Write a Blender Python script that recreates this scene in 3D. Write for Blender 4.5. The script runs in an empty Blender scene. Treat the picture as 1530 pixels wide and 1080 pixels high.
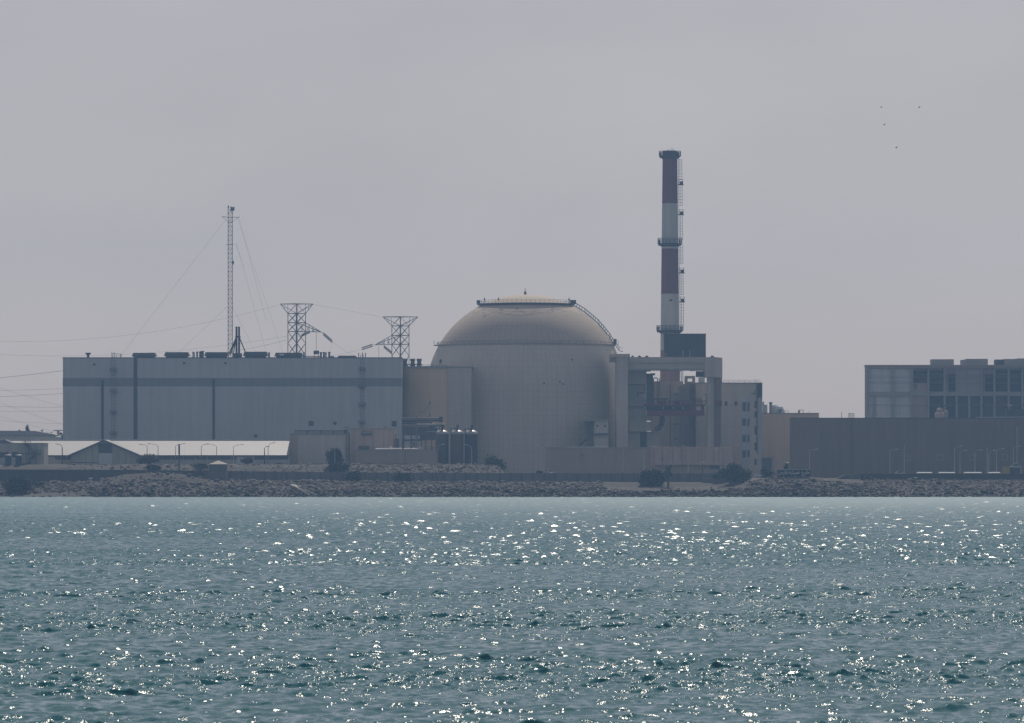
import bpy, math, random
import numpy as np
from mathutils import Vector

R = math.radians
random.seed(7)
rng = np.random.default_rng(11)
scene = bpy.context.scene
COL = scene.collection

# ---------------------------------------------------------------- camera geometry
F, CX, HY, EYE = 7000.0, 765.0, 696.0, 10.0      # a long lens 10 m above the sea, 1500 m from the shore
def K(Y): return Y / F
def X(px, Y): return (px - CX) * Y / F
def Z(py, Y): return EYE - (py - HY) * Y / F
def P(px, py, Y): return (X(px, Y), Y, Z(py, Y))

# ---------------------------------------------------------------- mesh builder
class MB:
    def __init__(s): s.v = []; s.f = []; s.m = []; s.cur = 0
    def quadface(s, a, b, c, d):
        n = len(s.v); s.v += [a, b, c, d]; s.f.append((n, n+1, n+2, n+3)); s.m.append(s.cur); return s
    def poly(s, pts):
        n = len(s.v); s.v += list(pts); s.f.append(tuple(range(n, n+len(pts)))); s.m.append(s.cur); return s
    def hexa(s, b, t):
        n = len(s.v); s.v += list(b) + list(t)
        for f in ((3,2,1,0),(4,5,6,7),(0,1,5,4),(1,2,6,5),(2,3,7,6),(3,0,4,7)):
            s.f.append(tuple(n+i for i in f)); s.m.append(s.cur)
        return s
    def box(s, x0, x1, y0, y1, z0, z1):
        return s.hexa(((x0,y0,z0),(x1,y0,z0),(x1,y1,z0),(x0,y1,z0)), ((x0,y0,z1),(x1,y0,z1),(x1,y1,z1),(x0,y1,z1)))
    def pb(s, px0, px1, py0, py1, Y, d):          # box measured on its front face at distance Y
        return s.box(X(px0,Y), X(px1,Y), Y, Y+d, Z(py1,Y), Z(py0,Y))
    def extr(s, pts, y0, y1):                     # polygon in the x-z plane given depth
        k = len(pts); n = len(s.v)
        s.v += [(x,y0,z) for x,z in pts] + [(x,y1,z) for x,z in pts]
        s.f.append(tuple(range(n, n+k))); s.f.append(tuple(range(n+2*k-1, n+k-1, -1))); s.m += [s.cur]*2
        for i in range(k):
            j = (i+1) % k; s.f.append((n+j, n+i, n+k+i, n+k+j)); s.m.append(s.cur)
        return s
    def tube(s, p, q, r, r2=None, k=6, cap=True):
        p = Vector(p); q = Vector(q); r2 = r if r2 is None else r2
        d = q - p
        if d.length < 1e-6: return s
        d.normalize(); a = d.cross(Vector((0,0,1)))
        if a.length < 1e-3: a = Vector((1,0,0))
        a.normalize(); b = d.cross(a); n = len(s.v)
        for c, rr in ((p, r), (q, r2)):
            for i in range(k):
                t = 2*math.pi*i/k; s.v.append(tuple(c + (a*math.cos(t) + b*math.sin(t))*rr))
        for i in range(k):
            j = (i+1) % k; s.f.append((n+i, n+k+i, n+k+j, n+j)); s.m.append(s.cur)
        if cap:
            s.f.append(tuple(range(n, n+k))); s.f.append(tuple(range(n+2*k-1, n+k-1, -1))); s.m += [s.cur]*2
        return s
    def path(s, pts, r, k=6):
        for a, b in zip(pts[:-1], pts[1:]): s.tube(a, b, r, k=k)
        return s
    def lathe(s, prof, c, k=32, a0=0.0, a1=2*math.pi, mats=None):
        full = abs(a1-a0-2*math.pi) < 1e-6; m = k if full else k+1; n = len(s.v)
        for r, z in prof:
            for i in range(m):
                t = a0 + (a1-a0)*i/k; s.v.append((c[0]+r*math.cos(t), c[1]+r*math.sin(t), z))
        for a in range(len(prof)-1):
            for i in range(k):
                j = (i+1) % m; s.f.append((n+a*m+i, n+a*m+j, n+(a+1)*m+j, n+(a+1)*m+i)); s.m.append(mats[a] if mats else s.cur)
        return s
    def build(s, name, mats, parent=None, smooth=False, origin=None, auto=None):
        if not isinstance(mats, (list, tuple)): mats = [mats]
        o3 = Vector(origin) if origin is not None else (parent_loc(parent) if parent else base_of(s.v))
        me = bpy.data.meshes.new(name)
        me.from_pydata([(x-o3[0], y-o3[1], z-o3[2]) for x, y, z in s.v], [], s.f)
        for m in mats: me.materials.append(m)
        if len(mats) > 1: me.polygons.foreach_set('material_index', s.m)
        if smooth: me.polygons.foreach_set('use_smooth', [True]*len(me.polygons))
        me.update()
        ob = bpy.data.objects.new(name, me); COL.objects.link(ob)
        if parent: ob.parent = parent; ob.location = Vector(o3) - parent_loc(parent)
        else: ob.location = o3
        return ob
def parent_loc(p):
    l = Vector((0,0,0))
    while p is not None: l = l + p.location; p = p.parent
    return l
def base_of(v):
    xs = [a[0] for a in v]; ys = [a[1] for a in v]; zs = [a[2] for a in v]
    return Vector(((min(xs)+max(xs))/2, (min(ys)+max(ys))/2, min(zs)))
def tag(o, label=None, cat=None, group=None, kind=None):
    if label: o['label'] = label
    if cat: o['category'] = cat
    if group: o['group'] = group
    if kind: o['kind'] = kind
    return o
def thing(name, label, cat, loc, group=None):
    o = bpy.data.objects.new(name, None); COL.objects.link(o); o.location = loc
    o.empty_display_size = 0.5
    return tag(o, label, cat, group)
def copy_tree(o, parent=None):
    c = o.copy(); COL.objects.link(c)
    if parent: c.parent = parent
    for ch in list(o.children): copy_tree(ch, c)
    return c

# ---------------------------------------------------------------- materials
M = {}
def nodes_of(name):
    m = bpy.data.materials.new(name); m.use_nodes = True
    nt = m.node_tree; nt.nodes.clear()
    out = nt.nodes.new('ShaderNodeOutputMaterial'); b = nt.nodes.new('ShaderNodeBsdfPrincipled')
    nt.links.new(b.outputs[0], out.inputs['Surface'])
    return m, nt, b
def math_n(nt, op, a, b=None, c=None):
    n = nt.nodes.new('ShaderNodeMath'); n.operation = op
    for i, v in enumerate((a, b, c)):
        if v is None: continue
        if isinstance(v, (int, float)): n.inputs[i].default_value = v
        else: nt.links.new(v, n.inputs[i])
    return n.outputs[0]
def noise_n(nt, vec, scale, detail=3.0, rough=0.55, col=False):
    n = nt.nodes.new('ShaderNodeTexNoise'); n.inputs['Scale'].default_value = scale
    n.inputs['Detail'].default_value = detail; n.inputs['Roughness'].default_value = rough
    nt.links.new(vec, n.inputs['Vector']); return n.outputs['Color' if col else 'Fac']
def scaled(nt, vec, s):
    n = nt.nodes.new('ShaderNodeVectorMath'); n.operation = 'MULTIPLY'
    nt.links.new(vec, n.inputs[0]); n.inputs[1].default_value = s; return n.outputs[0]
def mat(key, col, rough=0.85, var=0.25, scale=0.12, streak=0.2, fine=0.15, joints=None, cyl=None, metal=0.0, spec=0.3, island=0.0, hue=0.0):
    """weathered surface: broad patches, vertical dirt runs, grain and optional panel joints"""
    m, nt, b = nodes_of(key)
    tc = nt.nodes.new('ShaderNodeTexCoord'); geo = nt.nodes.new('ShaderNodeNewGeometry')
    pos = geo.outputs['Position']
    f = math_n(nt, 'MULTIPLY_ADD', noise_n(nt, pos, scale, 4.0), 2*var, 1.0-var)
    if streak:
        s = noise_n(nt, scaled(nt, pos, (1.0, 1.0, 0.07)), 0.55, 4.0, 0.6)
        f = math_n(nt, 'MULTIPLY', f, math_n(nt, 'MULTIPLY_ADD', s, 2*streak, 1.0-streak))
    if fine:
        f = math_n(nt, 'MULTIPLY', f, math_n(nt, 'MULTIPLY_ADD', noise_n(nt, pos, 1.4, 2.0), 2*fine, 1.0-fine))
    if island:
        f = math_n(nt, 'MULTIPLY', f, math_n(nt, 'MULTIPLY_ADD', geo.outputs['Random Per Island'], 2*island, 1.0-island))
    if joints:
        w, h, wd, amt = joints
        sep = nt.nodes.new('ShaderNodeSeparateXYZ'); nt.links.new(tc.outputs['Object'] if cyl else pos, sep.inputs[0])
        if cyl: u = math_n(nt, 'MULTIPLY', math_n(nt, 'ARCTAN2', sep.outputs[1], sep.outputs[0]), cyl)
        else: u = sep.outputs[0]
        for co, per in ((u, w), (sep.outputs[2], h)):
            if not per: continue
            fr = math_n(nt, 'FRACT', math_n(nt, 'DIVIDE', co, per))
            ln = math_n(nt, 'LESS_THAN', fr, wd/per)
            f = math_n(nt, 'MULTIPLY', f, math_n(nt, 'SUBTRACT', 1.0, math_n(nt, 'MULTIPLY', ln, amt)))
    mx = nt.nodes.new('ShaderNodeVectorMath'); mx.operation = 'SCALE'
    mx.inputs[0].default_value = col; nt.links.new(f, mx.inputs['Scale'])
    res = mx.outputs[0]
    if hue:
        mc = nt.nodes.new('ShaderNodeMix'); mc.data_type = 'RGBA'; mc.blend_type = 'MULTIPLY'
        nt.links.new(math_n(nt, 'MULTIPLY', noise_n(nt, pos, scale*2.3, 3.0), hue), mc.inputs['Factor'])
        nt.links.new(res, mc.inputs[6]); mc.inputs[7].default_value = (1.0, 0.75, 0.55, 1); res = mc.outputs[2]
    nt.links.new(res, b.inputs['Base Color'])
    b.inputs['Roughness'].default_value = rough; b.inputs['Metallic'].default_value = metal
    b.inputs['Specular IOR Level'].default_value = spec
    M[key] = m; return m

mat('hall_cladding', (.47,.49,.50), .7, .15, .03, .22, .05, joints=(2.4, 0, .12, .09))
mat('hall_band', (.21,.235,.245), .7, .10, .05, .15, .05, joints=(2.4, 0, .12, .2))
mat('dark_steel', (.06,.065,.075), .6, .2, .3, .2, .1)
mat('roof_unit', (.09,.10,.11), .7, .2, .3, .2, .1)
mat('lattice_steel', (.10,.11,.12), .6, .2, .4, .0, .1)
mat('mast_steel', (.13,.14,.15), .6, .2, .4, .0, .1)
mat('pale_paint', (.55,.56,.56), .6, .15, .3, .2, .1)
mat('beige_concrete', (.58,.50,.39), .85, .14, .06, .2, .08, joints=(4.5, 3.6, .15, .15))
mat('annex_concrete', (.64,.49,.33), .85, .12, .05, .15, .06, joints=(5.0, 4.0, .15, .12))
mat('reactor_wall', (.53,.485,.41), .85, .12, .05, .16, .06, joints=(1.8, 2.2, .15, .16), cyl=37.0)
mat('grey_concrete', (.50,.47,.41), .85, .16, .06, .2, .08, joints=(6.0, 4.0, .15, .15))
mat('pink_concrete', (.48,.38,.32), .85, .14, .08, .3, .08, joints=(3.4, 0, .25, .25))
mat('pink_panel', (.37,.31,.27), .85, .14, .08, .2, .08)
mat('dark_cladding', (.21,.165,.13), .75, .13, .035, .22, .06, joints=(2.2, 0, .1, .15))
mat('frame_concrete', (.32,.31,.295), .85, .15, .1, .2, .08)
mat('pale_panel', (.55,.58,.60), .7, .12, .1, .2, .06, joints=(3.4, 2.5, .15, .25))
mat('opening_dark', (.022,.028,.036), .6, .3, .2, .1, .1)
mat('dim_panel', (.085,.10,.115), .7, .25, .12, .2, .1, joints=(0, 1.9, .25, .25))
mat('glass', (.03,.045,.06), .15, .2, .3, .0, .0, spec=.5)
mat('rust_paint', (.16,.05,.055), .75, .25, .3, .2, .15)
mat('rust_strip', (.21,.145,.115), .8, .2, .2, .3, .1)
mat('stack_red', (.17,.075,.085), .75, .12, .1, .25, .05)
mat('stack_white', (.47,.48,.46), .75, .12, .1, .25, .05)
mat('stack_pink', (.25,.155,.14), .75, .12, .1, .25, .05)
mat('container_blue', (.075,.08,.095), .7, .12, .1, .2, .05, joints=(1.8, 0, .15, .25))
mat('shed_roof', (.25,.245,.255), .55, .10, .08, .08, .05, joints=(1.6, 0, .12, .12))
mat('shed_wall', (.44,.43,.39), .85, .15, .1, .3, .08, joints=(3.2, 0, .12, .2))
mat('shed_dark', (.10,.115,.13), .7, .2, .2, .2, .1)
mat('door_panel', (.56,.59,.59), .7, .12, .2, .2, .06)
mat('silo_steel', (.085,.082,.075), .5, .3, .18, .45, .1, joints=(0, 1.5, .15, .25), hue=.7)
mat('silo_brown', (.125,.10,.07), .5, .3, .18, .45, .1, joints=(0, 1.5, .15, .25), hue=.7)
mat('silo_dark', (.045,.047,.05), .5, .3, .18, .45, .1, joints=(0, 1.5, .15, .25))
mat('dome_metal', (.36,.36,.355), .5, .10, .5, .0, .05, metal=.85, spec=.5)
mat('blue_tank', (.035,.07,.13), .5, .2, .4, .3, .1)
mat('pipe_grey', (.22,.235,.245), .6, .2, .3, .1, .1)
mat('wall_concrete', (.16,.16,.155), .9, .18, .12, .3, .12)
mat('wall_post', (.085,.09,.09), .9, .2, .2, .3, .1)
mat('wall_dark', (.075,.08,.08), .9, .25, .12, .3, .12)
mat('wall_render', (.135,.14,.13), .9, .2, .1, .3, .1)
mat('lamp_grey', (.50,.51,.51), .5, .1, .4, .0, .05)
mat('lamp_head', (.70,.70,.70), .35, .1, .4, .0, .05)
mat('cable', (.16,.165,.17), .6, .1, .3, .0, .0)
mat('bark', (.09,.07,.055), .9, .3, .8, .2, .2)
mat('leaf_dark', (.022,.040,.022), .8, .3, .3, .0, .25, island=.45)
mat('leaf_mid', (.034,.064,.028), .8, .3, .3, .0, .25, island=.45)
mat('leaf_pale', (.10,.13,.055), .8, .25, .3, .0, .25, island=.4)
mat('leaf_grey', (.050,.060,.042), .8, .3, .3, .0, .25, island=.45)
mat('sign_black', (.015,.017,.022), .5, .2, .4, .1, .1)
mat('sign_white', (.62,.62,.60), .6, .08, .4, .0, .05)
mat('black_metal', (.02,.022,.025), .6, .2, .4, .0, .1)
mat('hut_roof', (.46,.42,.37), .8, .12, .3, .2, .1)
mat('hut_wall', (.13,.13,.13), .85, .2, .2, .3, .1)
mat('shelter_roof', (.22,.23,.24), .6, .15, .4, .1, .1)
mat('white_paint', (.74,.74,.72), .5, .08, .4, .1, .05)
mat('yellow_paint', (.42,.32,.10), .6, .15, .4, .2, .1)
mat('car_paint', (.55,.56,.58), .3, .05, .4, .0, .0, spec=.5)
mat('rubber', (.02,.02,.02), .9, .2, .4, .0, .1)
mat('plank', (.34,.32,.30), .8, .2, .4, .0, .1)
mat('rubble', (.16,.13,.105), .95, .3, .08, .0, .3, island=.4)
mat('bird_black', (.02,.02,.02), .8, .1, .4, .0, .0)

# riprap: grey-brown boulders, each its own tone, dark near the water from wetness, weed and painted-in rock shade
def rock_material():
    m, nt, b = nodes_of('riprap_stone'); geo = nt.nodes.new('ShaderNodeNewGeometry'); pos = geo.outputs['Position']
    f = math_n(nt, 'MULTIPLY', math_n(nt, 'MULTIPLY_ADD', noise_n(nt, pos, .06, 3), 1.0, .5), math_n(nt, 'MULTIPLY_ADD', geo.outputs['Random Per Island'], 1.1, .40))
    f = math_n(nt, 'MULTIPLY', f, math_n(nt, 'MULTIPLY_ADD', noise_n(nt, pos, 2.2, 3), .8, .6))
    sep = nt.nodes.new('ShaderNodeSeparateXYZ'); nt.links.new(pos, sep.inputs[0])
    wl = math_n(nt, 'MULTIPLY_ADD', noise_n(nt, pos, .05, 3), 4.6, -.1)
    wet_shade = nt.nodes.new('ShaderNodeMapRange'); nt.links.new(math_n(nt, 'SUBTRACT', sep.outputs[2], wl), wet_shade.inputs[0])
    wet_shade.inputs[1].default_value = -.5; wet_shade.inputs[2].default_value = .7; wet_shade.inputs[3].default_value = .07; wet_shade.inputs[4].default_value = 1.0
    f = math_n(nt, 'MULTIPLY', f, wet_shade.outputs[0])
    cr = nt.nodes.new('ShaderNodeMix'); cr.data_type = 'RGBA'
    nt.links.new(geo.outputs['Random Per Island'], cr.inputs['Factor']); cr.inputs[6].default_value = (.072,.069,.064,1); cr.inputs[7].default_value = (.115,.095,.08,1)
    mx = nt.nodes.new('ShaderNodeVectorMath'); mx.operation = 'SCALE'; nt.links.new(cr.outputs[2], mx.inputs[0]); nt.links.new(f, mx.inputs['Scale'])
    nt.links.new(mx.outputs[0], b.inputs['Base Color']); b.inputs['Roughness'].default_value = .85; b.inputs['Specular IOR Level'].default_value = .25
    M['riprap'] = m
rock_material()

def ground_material():
    m, nt, b = nodes_of('ground_soil'); geo = nt.nodes.new('ShaderNodeNewGeometry'); pos = geo.outputs['Position']
    mx = nt.nodes.new('ShaderNodeMix'); mx.data_type = 'RGBA'
    nt.links.new(noise_n(nt, pos, .15, 5, .65), mx.inputs['Factor']); mx.inputs[6].default_value = (.03,.028,.025,1); mx.inputs[7].default_value = (.078,.065,.055,1)
    v = nt.nodes.new('ShaderNodeVectorMath'); v.operation = 'SCALE'; nt.links.new(mx.outputs[2], v.inputs[0])
    nt.links.new(math_n(nt, 'MULTIPLY_ADD', noise_n(nt, pos, 1.3, 4, .7), 1.0, .5), v.inputs['Scale'])
    nt.links.new(v.outputs[0], b.inputs['Base Color']); b.inputs['Roughness'].default_value = .95
    M['ground'] = m
ground_material()

# containment dome: pale concrete with latitude/longitude form marks and scalloped drips of old coating below the upper gallery
def dome_material(R0, zc):
    m, nt, b = nodes_of('dome_concrete'); tc = nt.nodes.new('ShaderNodeTexCoord'); pos = tc.outputs['Object']
    sep = nt.nodes.new('ShaderNodeSeparateXYZ'); nt.links.new(pos, sep.inputs[0])
    ang = math_n(nt, 'ARCTAN2', sep.outputs[1], sep.outputs[0])
    f = math_n(nt, 'MULTIPLY_ADD', noise_n(nt, pos, .06, 4), .24, .88)
    f = math_n(nt, 'MULTIPLY', f, math_n(nt, 'MULTIPLY_ADD', noise_n(nt, scaled(nt, pos, (1,1,.15)), .5, 4), .2, .9))
    h = math_n(nt, 'SUBTRACT', sep.outputs[2], zc)
    lat = math_n(nt, 'ARCSINE', math_n(nt, 'MINIMUM', math_n(nt, 'DIVIDE', h, R0), .999))
    for co, per, wd in ((ang, 2*math.pi/96, .0045), (lat, math.pi/64, .0035)):
        ln = math_n(nt, 'LESS_THAN', math_n(nt, 'FRACT', math_n(nt, 'DIVIDE', co, per)), wd/per)
        f = math_n(nt, 'MULTIPLY', f, math_n(nt, 'SUBTRACT', 1.0, math_n(nt, 'MULTIPLY', ln, .22)))
    wob = math_n(nt, 'MULTIPLY', noise_n(nt, pos, .16, 3), 6.5)
    sc = math_n(nt, 'MULTIPLY', math_n(nt, 'ABSOLUTE', math_n(nt, 'SINE', math_n(nt, 'MULTIPLY', ang, 9.0))), 1.6)
    edge = math_n(nt, 'SUBTRACT', math_n(nt, 'SUBTRACT', h, 34.0), math_n(nt, 'MULTIPLY', math_n(nt, 'ADD', wob, sc), -1.0))
    # edge = h - 34 + wobble: near zero on the scalloped rim of the stain
    rim = math_n(nt, 'LESS_THAN', math_n(nt, 'ABSOLUTE', math_n(nt, 'SUBTRACT', edge, .4)), .22)
    f = math_n(nt, 'MULTIPLY', f, math_n(nt, 'SUBTRACT', 1.0, math_n(nt, 'MULTIPLY', rim, .28)))
    inside = math_n(nt, 'GREATER_THAN', edge, .4)
    f = math_n(nt, 'MULTIPLY', f, math_n(nt, 'MULTIPLY_ADD', inside, .06, 1.0))
    mx = nt.nodes.new('ShaderNodeVectorMath'); mx.operation = 'SCALE'; mx.inputs[0].default_value = (.46,.387,.31); nt.links.new(f, mx.inputs['Scale'])
    nt.links.new(mx.outputs[0], b.inputs['Base Color']); b.inputs['Roughness'].default_value = .8; b.inputs['Specular IOR Level'].default_value = .3
    M['dome'] = m
# ---------------------------------------------------------------- sky, sun, camera, air
SUN_AZ, SUN_EL = R(6.0), R(47.0)
SUN_STRENGTH, SKY_STRENGTH, HAZE_DENSITY = 3.2, 0.0585, 0.000165
w = bpy.data.worlds.new('World'); scene.world = w; w.use_nodes = True
nt = w.node_tree; nt.nodes.clear()
wo = nt.nodes.new('ShaderNodeOutputWorld'); bg = nt.nodes.new('ShaderNodeBackground')
sky = nt.nodes.new('ShaderNodeTexSky'); sky.sky_type = 'NISHITA'; sky.sun_disc = False
sky.sun_elevation = SUN_EL; sky.sun_rotation = SUN_AZ; sky.altitude = 0; sky.air_density = 1.0; sky.dust_density = 1.0; sky.ozone_density = 1.0
hs = nt.nodes.new('ShaderNodeHueSaturation'); hs.inputs['Saturation'].default_value = 0.45
nt.links.new(sky.outputs[0], hs.inputs['Color'])
tint = nt.nodes.new('ShaderNodeMix'); tint.data_type = 'RGBA'; tint.blend_type = 'MULTIPLY'; tint.inputs['Factor'].default_value = 1
nt.links.new(hs.outputs[0], tint.inputs[6]); tint.inputs[7].default_value = (1.02, .935, .955, 1)
tcw = nt.nodes.new('ShaderNodeTexCoord'); mpw = nt.nodes.new('ShaderNodeMapping'); mpw.inputs['Scale'].default_value = (1, 1, 2.2)
nzw = nt.nodes.new('ShaderNodeTexNoise'); nzw.inputs['Scale'].default_value = 13; nzw.inputs['Detail'].default_value = 4; nzw.inputs['Roughness'].default_value = .5
mrw = nt.nodes.new('ShaderNodeMapRange'); mrw.inputs[1].default_value = .3; mrw.inputs[2].default_value = .7; mrw.inputs[3].default_value = .94; mrw.inputs[4].default_value = 1.06
nt.links.new(tcw.outputs['Generated'], mpw.inputs[0]); nt.links.new(mpw.outputs[0], nzw.inputs['Vector']); nt.links.new(nzw.outputs['Fac'], mrw.inputs[0])
cld = nt.nodes.new('ShaderNodeVectorMath'); cld.operation = 'SCALE'; nt.links.new(tint.outputs[2], cld.inputs[0]); nt.links.new(mrw.outputs[0], cld.inputs['Scale'])   # thin uneven overcast
vei = nt.nodes.new('ShaderNodeMix'); vei.data_type = 'RGBA'; vei.inputs['Factor'].default_value = .34     # even milky overcast veil over the clear-sky model
nt.links.new(cld.outputs[0], vei.inputs[6]); vei.inputs[7].default_value = (7.55, 7.12, 7.5, 1)
nt.links.new(vei.outputs[2], bg.inputs['Color']); bg.inputs['Strength'].default_value = SKY_STRENGTH
nt.links.new(bg.outputs[0], wo.inputs['Surface'])

sl = bpy.data.lights.new('sun', 'SUN'); sl.energy = SUN_STRENGTH; sl.angle = R(0.53); sl.color = (1.0, .91, .79)
so = bpy.data.objects.new('sun', sl); COL.objects.link(so)
sdir = Vector((math.sin(SUN_AZ)*math.cos(SUN_EL), math.cos(SUN_AZ)*math.cos(SUN_EL), math.sin(SUN_EL)))
so.rotation_euler = sdir.to_track_quat('Z', 'Y').to_euler(); so.location = (200, 1500, 900)

cd = bpy.data.cameras.new('camera'); cam = bpy.data.objects.new('camera', cd); COL.objects.link(cam); scene.camera = cam
cam.location = (0, 0, EYE); cam.rotation_euler = (R(90), 0, 0)
cd.sensor_width = 36.0; cd.lens = 36.0*F/1530.0; cd.shift_y = (HY-540.0)/1530.0
cd.clip_start = 1.0; cd.clip_end = 20000.0
cd.dof.use_dof = True; cd.dof.focus_distance = 1620.0; cd.dof.aperture_fstop = cd.lens/45.0
scene.view_settings.view_transform = 'Standard'; scene.view_settings.look = 'None'
scene.view_settings.exposure = 0.0; scene.view_settings.gamma = 1.0
scene.cycles.use_adaptive_sampling = False; scene.cycles.use_denoising = True; scene.cycles.denoiser = 'OPENIMAGEDENOISE'; scene.cycles.denoising_input_passes = 'RGB_ALBEDO_NORMAL'; scene.cycles.denoising_prefilter = 'ACCURATE'; scene.cycles.sample_clamp_direct = 7.0; scene.cycles.max_bounces = 6; scene.cycles.volume_bounces = 0

def haze_box():
    b = MB().box(-1400, 1400, -330, 2480, -2.6, 128); m = bpy.data.materials.new('haze_air'); m.use_nodes = True
    t = m.node_tree; t.nodes.clear(); o = t.nodes.new('ShaderNodeOutputMaterial'); v = t.nodes.new('ShaderNodeVolumePrincipled')
    v.inputs['Color'].default_value = HAZE_COL; v.inputs['Density'].default_value = HAZE_DENSITY; v.inputs['Anisotropy'].default_value = .2
    t.links.new(v.outputs[0], o.inputs['Volume'])
    tag(b.build('haze', m), kind='stuff')
HAZE_COL = (.34, .60, .98, 1)
haze_box()

# ---------------------------------------------------------------- land: one sheet from under the waterline to the horizon
BANK = [(-400,720),(-40,735),(0,734),(30,728),(60,722),(140,721),(160,714.5),(185,708.5),(230,706.5),(268,708.5),(298,714),(320,718),(345,719),(480,719.5),(520,721),(640,722.5),(750,724),(880,725),
        (920,729),(1080,727.5),(1115,722),(1145,714),(1160,712.5),(1205,712),(1240,715),(1290,720),(1330,722),(1700,722),(2200,722)]
_bx = np.array([b[0] for b in BANK], float); _by = np.array([b[1] for b in BANK], float)
def bank_top(x, Y=1520.0):
    px = x*F/Y + CX
    return EYE - (np.interp(px, _bx, _by) - HY)*Y/F
def sst(a, b, t):
    t = np.clip((t-a)/(b-a), 0, 1); return t*t*(3-2*t)
def wob(x, y, s, seed):
    r = np.random.default_rng(seed); z = 0*x
    for i in range(7):
        a = r.uniform(0, 2*np.pi); k = s*r.uniform(.5, 2.2); z = z + np.sin(k*(x*np.cos(a)+y*np.sin(a)) + r.uniform(0, 6.28))
    return z/7.0
def land(x, Y):
    x = np.asarray(x, float); Y = np.asarray(Y, float)
    px = x*F/np.maximum(Y, 1000.0) + CX
    zb = bank_top(x)
    t = np.clip((Y-1500.0)/20.0, -.3, 1)
    beach = np.clip((120.0-px)/110.0, 0, 1)
    tb = np.where(t < .55, t*.42, .231 + (t-.55)*1.71)
    prof = (1-beach)*t + beach*tb
    z = zb*prof + wob(x, Y, .35, 3)*.28*np.clip(t*3, 0, 1)
    flat = np.where(px < 1130, 4.7, 5.4)
    z2 = zb + (flat-zb)*sst(1522, 1531, Y)
    z = np.where(Y > 1520, z2 + wob(x, Y, .25, 4)*.18, z)
    plat = np.where(px < 744, 10.35, 10.35 - 4.6*np.clip((px-744)/18.0, 0, 1))
    rough = wob(x, Y, .5, 5)*.35 + wob(x, Y, 1.3, 6)*.2
    z3 = flat + (plat-flat)*sst(1546, 1572, Y)
    z = np.where(Y > 1540, z3 + rough*np.where(Y < 1590, 1, .15)*np.where(px < 770, 1, .25), z)
    return z
def build_ground():
    xs = np.concatenate([[-1380,-700,-420,-300], np.arange(-240, 240.1, 1.2), [300,420,700,1380]])
    ys = np.concatenate([[1470,1485,1494], np.arange(1497, 1592, 1.5), [1600,1620,1660,1720,1800,1950,2100,2250,2440]])
    gx, gy = np.meshgrid(xs, ys); gz = land(gx, gy); gz[:2] = -2.4; gz[2] = -1.4
    grid_object('ground', gx, gy, gz, M['ground'])
def grid_object(name, gx, gy, gz, m, smooth=True):
    n0, n1 = gx.shape; co = np.stack([gx, gy, gz], -1).reshape(-1, 3).astype(np.float32)
    i = np.arange(n0-1)[:, None]*n1 + np.arange(n1-1)[None, :]; i = i.reshape(-1)
    q = np.stack([i, i+1, i+n1+1, i+n1], -1).reshape(-1).astype(np.int32); nq = len(i)
    me = bpy.data.meshes.new(name); me.vertices.add(len(co)); me.vertices.foreach_set('co', co.reshape(-1))
    me.loops.add(len(q)); me.loops.foreach_set('vertex_index', q); me.polygons.add(nq)
    me.polygons.foreach_set('loop_start', np.arange(0, 4*nq, 4, dtype=np.int32))
    me.update(calc_edges=True); me.validate()
    me.polygons.foreach_set('use_smooth', np.full(nq, smooth))
    me.materials.append(m); ob = bpy.data.objects.new(name, me); COL.objects.link(ob); tag(ob, kind='structure'); return ob
build_ground()

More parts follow.
